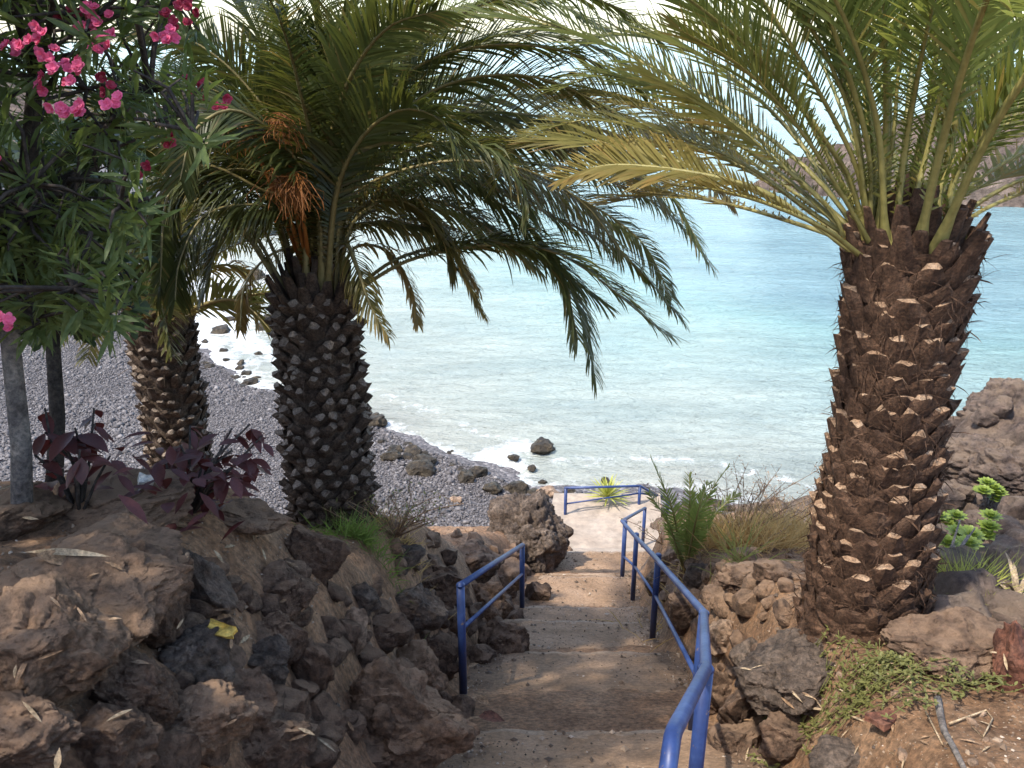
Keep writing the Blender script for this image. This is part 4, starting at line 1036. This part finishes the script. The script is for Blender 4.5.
# ------------------------------------------------------------------ oleander and dark bush at the left
ob = at(8, 478, 4.0); ob.z = float(ground(ob.x, ob.y)) - .05
ole = thing('oleander', 'oleander bush with pink flowers and narrow leaves filling the upper left corner', 'bush', ob)
OR = random.Random(77)
m = MB(ob)
fork = at(6, 265, 3.9)
m.tube([ob, ob.lerp(fork, .35) + Vector((.02, 0, 0)), ob.lerp(fork, .7), fork], [.05, .046, .042, .04], 12)
m.build('trunk', M['greywood'], ole)
m = MB(ob)
hubs = [at(-250, 60, 3.7), at(-450, -50, 3.7), at(-650, 0, 3.8), at(-200, -200, 3.7), at(60, -250, 3.8), at(-500, -280, 3.7), at(60, 200, 3.7), at(-30, 180, 3.8), at(110, 150, 3.9), at(40, 80, 3.6), at(150, 90, 3.8), at(-20, 60, 3.6), at(110, 260, 4.3), at(40, 280, 3.8)]
for h in hubs: m.tube([fork - z_ * .15, fork.lerp(h, .5) + Vector((OR.gauss(0, .05), 0, .05)), h], [.03, .02, .014], 8)
tips = []
for k in range(2600):
    px = OR.uniform(-900, 215); py = OR.uniform(-420, 330)  # spread far out of view on the left to shade the foreground rocks
    if px < -90 and py > 200 - .2 * px and OR.random() < .7: continue
    if px > 150 and py > 150: continue
    if py > 250 and px > 130: continue
    if px > 185 and OR.random() < .5: continue
    d = OR.uniform(3.0, 4.6) if px > -60 else OR.uniform(2.2, 4.6); tips.append(at(px, py, d))
hubs += [Vector((-3.0, 2.2, 14.2)), Vector((-3.9, 1.6, 14.4)), Vector((-3.2, 3.2, 14.3))]
for h in hubs[-3:]: m.tube([hubs[1], hubs[1].lerp(h, .5) - z_ * .05, h], [.03, .024, .014], 8)
tips += [Vector((OR.uniform(-5.2, -2.3), OR.uniform(.6, 3.6), OR.uniform(14.0, 15.7))) for k in range(800)]  # unseen boughs beside the camera, added to keep sun off the left rocks
tips += [at(OR.uniform(-60, 135), OR.uniform(190, 335 - 10 * abs(math.sin(q))), OR.uniform(3.2, 4.2)) for q in range(110)]
sub_hubs = []
for t in tips[::13]:                                # boughs that fork again, so that the twigs stay short
    h = min(hubs, key=lambda q: (q - t).length); e = h.lerp(t, .82)
    m.tube([h, h.lerp(e, .35) + Vector((OR.gauss(0, .07), OR.gauss(0, .07), OR.gauss(.04, .05))), h.lerp(e, .7) + Vector((OR.gauss(0, .06), OR.gauss(0, .06), OR.gauss(.05, .04))), e], [.014, .012, .010, .008], 6, cap=False)
    sub_hubs.append(e)
hubs = hubs + sub_hubs
lm = MB(ob)
for t in tips:
    h = min(hubs, key=lambda q: (q - t).length)
    m.tube([h, h.lerp(t, .55) + Vector((OR.gauss(0, .04), OR.gauss(0, .04), .03)), t], [.009, .007, .004], 5, cap=False)
    d0 = ((t - h).normalized() + z_ * .5 + Vector((OR.gauss(0, .3), OR.gauss(0, .3), 0))).normalized()
    s = d0.orthogonal().normalized(); b = d0.cross(s)
    for q in range(OR.randint(9, 15)):
        a = q * 2.1 + OR.random(); op = OR.uniform(.4, 1.25)
        dd = d0 * math.cos(op) + (s * math.cos(a) + b * math.sin(a)) * math.sin(op)
        lm.leaf(t - d0 * OR.uniform(0, .12), dd, d0, OR.uniform(.09, .17), OR.uniform(.014, .024), 0, bend=OR.uniform(.1, .5), fold=.3)
m.build('branch', M['darkwood'], ole)
o = lm.build('foliage', M['oleander'], ole)
def flowers(px, py, d, n, spread, mat='pink', size=.023):
    c = at(px, py, d); m = MB(ob)
    for k in range(n):
        p = c + Vector((OR.gauss(0, spread), OR.gauss(0, spread), OR.gauss(0, spread * .8)))
        ax = (Vector((OR.gauss(0, .6), -1, .5 + OR.gauss(0, .5)))).normalized(); s = ax.orthogonal().normalized(); b = ax.cross(s)
        for lay in range(2):
            for q in range(5):
                a = q * 1.2566 + lay * .6 + OR.gauss(0, .12)
                dd = (s * math.cos(a) + b * math.sin(a)) + ax * (.35 + .5 * lay)
                m.leaf(p, dd, ax, size * (1 - .25 * lay) * OR.uniform(.85, 1.15), size * .95, 0, bend=.2, fold=-.25, peak=.62, seg=4)
    m.build('flower_cluster', M[mat], ole)
for px, py, d, n, s, mt in [(42, 45, 3.1, 9, .035, 'pink'), (72, 68, 3.1, 10, .04, 'pink'), (10, 48, 3.1, 6, .03, 'pink'), (92, 22, 3.2, 12, .045, 'pink'), (100, 42, 3.15, 7, .03, 'pink'), (50, 75, 3.2, 6, .03, 'pink'),
    (62, 108, 2.95, 5, .022, 'pink'), (80, 110, 2.95, 4, .018, 'pink'), (113, 100, 2.9, 3, .014, 'pink'), (168, 36, 3.3, 7, .025, 'pink'), (184, 6, 3.4, 6, .03, 'crimson'), (170, 18, 3.4, 5, .025, 'crimson'),
    (5, 316, 3.0, 4, .02, 'pink'), (-2, 155, 3.0, 3, .02, 'pink'), (175, 138, 3.5, 4, .02, 'crimson'), (195, 86, 3.6, 5, .02, 'crimson'), (212, 100, 3.6, 4, .03, 'crimson'), (105, 82, 3.2, 4, .03, 'crimson'), (78, 12, 3.3, 6, .04, 'crimson'), (142, 170, 3.6, 3, .03, 'crimson')]:
    flowers(px, py, d, n, s, mt)
# dark broadleaf shrub behind it
bb = at(40, 440, 5.6); bb.z = float(ground(bb.x, bb.y)) - .05
bush = thing('broadleaf_shrub', 'dark broad-leaved shrub hanging behind the oleander above the pebbles', 'bush', bb)
m = MB(bb); top = at(52, 330, 5.6)
m.tube([bb, bb.lerp(top, .5) + Vector((.03, 0, 0)), top], [.06, .05, .045], 10)
for e in [(115, 290), (20, 250), (85, 300), (60, 200), (0, 300), (78, 318)]:
    h = at(*e, 5.5); m.tube([top, top.lerp(h, .5) - z_ * .06, h], [.03, .02, .012], 7)
m.build('trunk', M['darkwood'], bush)
lm = MB(bb)
for k in range(2300):
    px = OR.gauss(50, 48); py = OR.uniform(120, 328 - .0007 * (px - 30) ** 2 - 12 * math.sin(px * .13))
    if px > 150: continue
    p = at(px, py, OR.uniform(5.1, 6.2)); d = Vector((OR.gauss(0, 1), OR.gauss(0, 1), OR.gauss(-.3, .6)))
    lm.leaf(p, d, Vector((OR.gauss(0, .4), OR.gauss(0, .4), 1)), OR.uniform(.07, .13), OR.uniform(.06, .10), 0, bend=.3, fold=.15)
lm.build('foliage', M['bush'], bush)

# ------------------------------------------------------------------ dark red plants on the crest
def red_plant(label, base_px, stems, seed, n_low=0, spread=(60, 25)):
    r = random.Random(seed); p0 = at(*base_px); gz = float(ground(p0.x, p0.y)); p0.z = min(p0.z, gz)
    t = thing('red_leaf_plant', label, 'plant', p0); m = MB(p0); lm = MB(p0)
    for (px, py, d, n, L) in stems:
        e = at(px, py, d); mid = p0.lerp(e, .5) + Vector((r.gauss(0, .03), r.gauss(0, .03), .05))
        m.tube([p0, mid, e], [.010, .008, .005], 6)
        for k in range(n):
            a = r.uniform(0, 6.28); dd = Vector((math.cos(a), math.sin(a) * .7, r.uniform(-.9, .15)))
            lm.leaf(e - z_ * r.uniform(0, .08), dd, z_, L * r.uniform(.75, 1.15), L * r.uniform(.36, .5), 0, bend=.7, fold=.25, seg=5)
    for k in range(n_low):
        q = at(base_px[0] + r.gauss(0, spread[0]), base_px[1] - 8 + r.gauss(0, spread[1] * .6), base_px[2] + r.gauss(0, .25))
        dd = Vector((r.gauss(0, 1), r.gauss(0, 1), r.uniform(-.6, .5)))
        lm.leaf(q, dd, z_, r.uniform(.08, .17), r.uniform(.04, .07), 0, bend=.5, fold=.25, seg=4)
    m.build('stem', M['darkwood'], t); lm.build('foliage', M['redleaf'], t)
red_plant('dark red-leaved plant on the crest at the far left above the earthy boulder', (72, 482, 4.2), [(45, 408, 4.3, 2, .13), (94, 408, 4.3, 4, .12), (60, 432, 4.1, 5, .20), (75, 428, 4.1, 4, .2), (45, 432, 4.2, 4, .17), (95, 424, 4.2, 2, .10), (110, 456, 4.1, 4, .13), (80, 450, 4.0, 4, .16), (35, 455, 4.1, 3, .14)], 61, 30, (35, 26))
red_plant('dark red-leaved plant in front of the leftmost palm trunk', (190, 492, 4.6), [(232, 428, 4.6, 4, .13), (250, 424, 4.6, 5, .12), (232, 450, 4.6, 5, .16), (250, 456, 4.6, 5, .15), (262, 436, 4.6, 3, .11), (225, 470, 4.5, 5, .15), (180, 445, 4.6, 5, .13), (165, 460, 4.6, 4, .13), (205, 455, 4.6, 5, .13), (190, 425, 4.7, 4, .11), (150, 470, 4.5, 4, .12)], 62, 150, (30, 34))

# ------------------------------------------------------------------ small plants
def blades(name, label, cat, px, py, n, spread, h0, h1, mat, wd=.008, lean=.5, seed=1, group=None, flat=.7):
    r = random.Random(seed); p0, t = G(px, py); th = bpy.data.objects
    m = MB(p0)
    for k in range(n):
        a = r.uniform(0, 6.28); q = spread * abs(r.gauss(0, .5))
        x, y = p0.x + math.cos(a) * q, p0.y + math.sin(a) * q * flat
        z = float(ground(x, y)) - .02
        d = Vector((r.gauss(0, lean), r.gauss(0, lean), 1))
        m.leaf((x, y, z), d, Vector((d.y, -d.x, .3)), r.uniform(h0, h1), wd * r.uniform(.7, 1.4), 0, bend=r.uniform(.2, 1.2), fold=.2, seg=3, peak=.3)
    o = m.build(name, M[mat]); o.location = p0
    return tag(o, label, cat, group)
blades('grass_tuft', 'green grass tuft at the right foot of the middle palm', 'grass', 362, 540, 420, .36, .12, .34, 'grass', .008, .5, 1)
blades('grass_tuft', 'yellowing weedy grass behind the green tuft above the pebbles', 'grass', 405, 545, 260, .40, .10, .30, 'drygrass', .008, .6, 2)
blades('grass_tuft', 'bushy yellow-green grass at the right foot of the right palm', 'grass', 958, 606, 620, .55, .25, .6, 'agave', .009, .45, 3)
for k, (px, py, n, sp, mt, lb) in enumerate([(745, 548, 1500, 1.05, 'drygrass', 'straw coloured dry grass mound right of the young palm'), (778, 545, 900, .7, 'drygrass', 'orange-brown dry grass against the left side of the right palm trunk'),
        (735, 564, 50, .3, 'weed', 'low green grass fringe in front of the dry mound')]):
    blades('dry_grass', lb, 'grass', px, py, n, sp, .28, .72, mt, .011, .55, 10 + k)
# dry twiggy shrub with seed heads
def twiggy(label, px, py, n, h, seed, leafmat, spread=.5, name='dry_shrub', leafn=6, leafsz=.03):
    r = random.Random(seed); p0, t = G(px, py)
    th = thing(name, label, 'shrub', p0); m = MB(p0); lm = MB(p0)
    for k in range(n):
        e = p0 + Vector((r.gauss(0, spread), r.gauss(0, spread * .7), h * r.uniform(.5, 1.1))); mid = p0.lerp(e, .5) + Vector((r.gauss(0, .06), r.gauss(0, .06), .06))
        m.tube([p0, mid, e], [.007, .005, .003], 4, cap=False)
        for q in range(leafn):
            s = mid.lerp(e, r.random()); f = s + Vector((r.gauss(0, .07), r.gauss(0, .07), r.uniform(.0, .12)))
            m.tube([s, f], .002, 3, cap=False)
            lm.leaf(f, Vector((r.gauss(0, 1), r.gauss(0, 1), r.gauss(.2, .8))), z_, leafsz * r.uniform(.7, 1.5), leafsz * .6, 0, seg=3)
    m.build('branch', M['deadleaf'], th); lm.build('foliage', M[leafmat], th)
twiggy('tall dry shrub with rusty seed heads behind the young palm', 738, 545, 40, .85, 31, 'deadleaf', .55, leafn=9)
twiggy('low dry shrub between the landing railing and the young palm', 662, 545, 14, .45, 32, 'weed', .3)
twiggy('dry rusty shrub at the left edge of the right palm trunk', 782, 535, 26, .7, 33, 'deadleaf', .35)
twiggy('weedy shrub with pale flowers on the terrace edge right of the middle palm', 395, 538, 30, .45, 34, 'weed', .35)
# creeping weeds in front of the right palm
def creeper(label, pts, n, mat, seed, sz=.027):
    r = random.Random(seed); p0, _ = G(*pts[0]); th = thing('creeping_weed', label, 'weed', p0); m = MB(p0); lm = MB(p0)
    for k in range(n):
        a = r.choice(pts); px, py = a[0] + r.gauss(0, 22), a[1] + r.gauss(0, 11)
        q, t = G(px, py); pr = q.copy()
        pl = [q + z_ * .02]; ang = r.uniform(0, 6.28)
        for s in range(5):
            ang += r.gauss(0, .6); x, y = pl[-1].x + math.cos(ang) * .06, pl[-1].y + math.sin(ang) * .06
            pl.append(Vector((x, y, float(ground(x, y)) + .03 + .03 * r.random() + .02 * s)))
        m.tube(pl, .003, 4, cap=False)
        for s in pl:
            for _ in range(3): lm.leaf(s, Vector((r.gauss(0, 1), r.gauss(0, 1), r.uniform(.1, 1))), z_, sz * r.uniform(.6, 1.6), sz * .6, 0, bend=.3, seg=3)
    m.build('stem', M['weed'], th); lm.build('foliage', M[mat], th)
creeper('sprawling green weed mat on the earth in front of the right palm', [(860, 668), (890, 672), (920, 660), (945, 665), (900, 690), (960, 680), (870, 690), (930, 690)], 80, 'weed', 41)
creeper('dry brown tangle of dead weed among the green weed mat', [(880, 680), (940, 672), (910, 695), (965, 660), (850, 690)], 22, 'deadleaf', 44, .012)
creeper('small green weed by the foot of the large flat block', [(785, 728), (795, 735)], 30, 'weed', 42)
creeper('thin green weed at the right end of the weed mat by the long dark rock', [(985, 650), (1000, 665)], 24, 'weed', 43)
# lime green succulents
def rosette(label, px, py, n, seed, sc=.15):
    r = random.Random(seed); p0, t = G(px, py); th = thing('succulent', label, 'succulent', p0); m = MB(p0); lm = MB(p0)
    for k in range(n):
        c = p0 + Vector((r.gauss(0, .13), r.gauss(0, .10), r.uniform(.12, .36))); c.z = max(c.z, float(ground(c.x, c.y)) + .06)
        m.tube([p0 - z_ * .03, p0.lerp(c, .5) + Vector((.02, 0, 0)), c], .010, 5)
        for lay in range(3):
            for q in range(9):
                a = q * .698 + lay * .35; el = .15 + lay * .45
                lm.leaf(c, Vector((math.cos(a) * math.cos(el), math.sin(a) * math.cos(el), math.sin(el))), z_, sc * (1 - .2 * lay), sc * .42, 0, bend=-.2, fold=.3, seg=4, peak=.65)
    m.build('stem', M['greywood'], th); lm.build('foliage', M['lime'], th)
for k, (px, py, n, lb) in enumerate([(985, 512, 5, 'bright lime succulent highest on the slope, right of the others'), (940, 540, 4, 'lime succulent touching the right palm trunk'), (955, 562, 5, 'largest lime succulent cluster in front of the bushy grass'), (978, 545, 2, 'small pair of lime rosettes between the larger succulents'), (935, 565, 3, 'lime succulent low beside the palm trunk above the bushy grass')]):
    rosette(lb, px, py, n + 2, 50 + k)
# dried agave at the right edge, pale twigs, yucca on the landing
def spiky(name, label, p0, n, L, W, mat, seed, up=(.1, 1.4), bend=.4):
    r = random.Random(seed); m = MB(p0)
    for k in range(n):
        a = k * 2.4; el = r.uniform(*up)
        m.leaf(p0, Vector((math.cos(a) * math.cos(el), math.sin(a) * math.cos(el), math.sin(el))), z_, L * r.uniform(.7, 1.1), W, 0, bend=bend, fold=.4, seg=4, peak=.35)
    o = m.build(name, M[mat]); o.location = p0; return tag(o, label, 'plant')
p, _ = G(1012, 618); spiky('dried_agave', 'dried pale agave with drooping straw leaves at the right edge', p + z_ * .12, 60, .42, .035, 'straw', 71, (-.2, 1.3), 1.2)
p, _ = G(965, 630); spiky('dried_agave', 'small pale dead tuft between the bushy grass and the long dark rock', p + z_ * .03, 26, .25, .014, 'straw', 72, (0, 1.2), 1.0)
p = at_y(607, 503, 18.0); p.z = 4.02; spiky('yucca', 'yellow-green spiky yucca by the landing railing', p, 60, .62, .05, 'agave', 73, (.05, 1.45), .25)

# pale sunlit rocks and low parapet round the landing
for k, (px, py, y, sz, mt, lb) in enumerate([(590, 505, 18.9, (.9, .6, .5), 'tan_rock', 'pinkish rock behind the landing railing left of the yucca'), (655, 512, 18.6, (.8, .7, .55), 'tan_rock', 'pinkish rock right of the far landing corner post'), (628, 503, 19.2, (.7, .5, .5), 'lava', 'brown rock behind the yucca at the landing'),
     (672, 530, 16.8, (.8, .8, .6), 'lava', 'brown rock bank right of the landing by the end of the long railing'), (553, 512, 18.0, (.7, .6, .5), 'tan_rock', 'pale rock at the left of the far left landing post'), (565, 548, 15.3, (.4, .35, .3), 'brown_rock', 'brown stone at the left edge of the last step'), (690, 515, 18.0, (1.1, .9, .6), 'lava', 'broad brown rock behind the young palm toward the water')]):
    rock('landing_rock', at_y(px, py, y) - z_ * .1, sz, mt, lb, 'rock', None, 4, seed=k)

# ------------------------------------------------------------------ litter, sticks and dry leaves
bpy.context.view_layer.update(); DG = bpy.context.evaluated_depsgraph_get()
SOLID = ('boulder', 'stone', 'hillside', 'path_steps', 'lava', 'grit')
def Hit(px, py):
    o = Vector((0, 0, CAMZ)); d = (at(px, py, 1.0) - o).normalized()
    for _ in range(200):
        ok, loc, nor, _i, ob_, _m = SC.ray_cast(DG, o, d)
        if not ok: break
        if ob_.name.startswith(SOLID): return loc, nor
        o = loc + d * .003
    return G(px, py)[0], z_
def lay_leaf(px, py, ang, L, W, mat, label, group):
    p, nor = Hit(px, py); m = MB(p); nor = (nor + z_ * .5).normalized()
    d = Vector((math.cos(ang), math.sin(ang), 0)); d = (d - nor * d.dot(nor)).normalized()
    m.leaf(p + nor * .012 - d * L * .5, d + nor * .12, nor, L, W, 0, bend=.25, fold=.3, seg=5)
    o = m.build('dry_leaf', M[mat]); o.location = p; return tag(o, label, 'leaf', group)
def flat_leaf(p, ang, L, W, mat, label, group, name='dry_leaf', lift=.006, curl=.25):
    m = MB(p); d = Vector((math.cos(ang), math.sin(ang), 0)); q = p + d * L; 
    d.z = (float(ground(q.x, q.y)) - p.z) / L
    m.leaf(p + z_ * lift, d + z_ * curl * .3, z_, L, W, 0, bend=curl, fold=.35, seg=4)
    o = m.build(name, M[mat]); o.location = p; return tag(o, label, 'leaf', group)
for k, (px, py, L, W, ang, lb) in enumerate([(70, 552, .30, .028, .15, 'long dry straw leaf lying on the flat crumbly rock'), (12, 490, .26, .03, .9, 'dry straw leaf on the sloping rock at the left picture edge'), (228, 548, .09, .022, 1.0, 'pale curled dry leaf on the bare earth between the left palms'), (262, 556, .11, .016, -1.0, 'thin pale dry leaf on the earth left of the black upright rock'),
     (290, 550, .13, .018, -.7, 'long thin dry leaf touching the black upright rock'), (243, 640, .10, .02, 1.3, 'pale dry leaf right of the yellow scrap'), (180, 528, .13, .06, .1, 'broad tan dead leaf on the crest between the left palms'), (55, 560, .14, .06, .2, 'reddish broad dead leaf on the dusty slab'), (325, 745, .15, .012, -.6, 'thin pale dry leaf on the big brown ramp rock'), (218, 558, .08, .02, -.6, 'small pale dry leaf left of the curled one on the bare earth')]):
    lay_leaf(px, py, ang, L, W, 'straw' if 'reddish' not in lb and 'broad' not in lb else 'deadleaf', lb, 'dry leaves on the earth at the left')
for k in range(30):
    px, py = OR.uniform(0, 460), OR.uniform(500, 760)
    lay_leaf(px, py, OR.uniform(0, 6.28), OR.uniform(.04, .10), OR.uniform(.008, .02), 'deadleaf' if k % 4 else 'straw', 'small dry brown leaf scattered over the earth and stones at the left', 'scattered small dry leaves at the left')
for k in range(34):
    px, py = OR.uniform(740, 1010), OR.uniform(600, 765)
    lay_leaf(px, py, OR.uniform(0, 6.28), OR.uniform(.05, .14), OR.uniform(.008, .02), 'straw' if k % 3 else 'deadleaf', 'small dry straw leaf scattered over the sunlit earth at the right', 'scattered small dry leaves at the right')
def step_z(px, py):
    p = at(px, py, 1.0); c = Vector((0, 0, CAMZ)); d = p - c; t = np.arange(2, 30, .01)
    zz = CAMZ + d.z * t; i = int(np.argmax(zz < CAMZ - np.interp(d.y * t, ST_Y, ST_D) - .02)); return c + d * t[i]
for k, (px, py, L, W, lb) in enumerate([(470, 700, .2, .09, 'curled brown leaf on the step by the near left railing post'), (478, 722, .22, .13, 'broad reddish dead leaf at the left of the bottom step'), (466, 725, .14, .03, 'pale thin leaf beside the broad reddish leaf on the bottom step'), (468, 672, .15, .05, 'small brown leaf against the foot of the near left railing post')]):
    p = step_z(px, py) + z_ * .05; m = MB(p); m.leaf(p, Vector((1, -.4 + .5 * k, -.1)), z_, L, W, 0, bend=.3, fold=.35, seg=4); o = m.build('dry_leaf', M['terracotta'] if k == 1 else M['deadleaf']); o.location = p; tag(o, lb, 'leaf')
def stick(label, pts, r, mat='greywood', name='stick'):
    P = [G(a, b)[0] + z_ * .02 for a, b in pts]; m = MB(P[0]); m.tube(P, [r * (1 - .5 * i / len(P)) for i in range(len(P))], 7); o = m.build(name, M[mat]); o.location = P[0]; tag(o, label, 'stick')
stick('thick grey weathered stick lying on the sunlit earth', [(937, 702), (939, 718), (943, 735), (952, 752), (962, 775)], .022)
stick('thin pale twig bent in a hook beside the grey stick', [(948, 728), (965, 722), (985, 714), (992, 722), (982, 740), (970, 730)], .006, 'straw', 'twig')
stick('thin pale twig left of the grey stick', [(925, 715), (932, 730), (942, 748)], .006, 'straw', 'twig')
stick('pale arched twig above the weed mat at the right', [(975, 655), (980, 636), (990, 632)], .006, 'straw', 'twig')
stick('dark fallen twig below the large flat block', [(765, 722), (780, 716), (800, 708), (820, 704)], .010, 'greywood', 'twig')
def grey_branches():
    p0, _ = G(938, 578); m = MB(p0)
    for e in [(960, 520), (968, 535), (955, 545), (975, 528)]:
        q = at_y(e[0], e[1], p0.y + .3); m.tube([p0, p0.lerp(q, .5) + Vector((.02, 0, .02)), q], [.016, .012, .007], 6)
    o = m.build('dead_branch', M['greywood']); o.location = p0; tag(o, 'pale dead branches sticking up among the lime succulents', 'branch')
grey_branches()
def slab(label, px, py, L, W, T, rz, mat, name, cat, tilt=(0, 0)):
    p = Hit(px, py)[0]; r = random.Random(px); bm = bmesh.new(); bmesh.ops.create_cube(bm, size=1)
    bmesh.ops.subdivide_edges(bm, edges=bm.edges[:], cuts=3, use_grid_fill=True)
    for v in bm.verts:
        c = v.co; k = 1 + .25 * mnoise.noise(Vector((c.x * 2 + px, c.y * 2, 0)))
        v.co = Vector((c.x * L * k, c.y * W * k * (1 - .5 * c.x), c.z * T + .02 * mnoise.noise(c * 3)))
    me = bpy.data.meshes.new(name); bm.to_mesh(me); bm.free(); me.materials.append(M[mat]); o = bpy.data.objects.new(name, me); COL.objects.link(o)
    o.location = p + z_ * (T * .5 + .015); o.rotation_euler = (tilt[0], tilt[1], rz); tag(o, label, cat)
slab('flat reddish stone flake lying on the sunlit earth below the weed mat', 887, 722, .22, .10, .03, .5, 'terracotta', 'stone_flake', 'stone', (-.2, .1))
slab('small yellow plastic scrap stuck in the rocks by the bare earth', 222, 634, .115, .055, .012, -.15, 'yellow', 'plastic_scrap', 'litter', (.5, .1))
slab('small white crumpled litter among the dark red leaves by the leftmost palm', 147, 487, .07, .05, .04, .5, 'white_litter', 'paper_scrap', 'litter', (.4, .3))
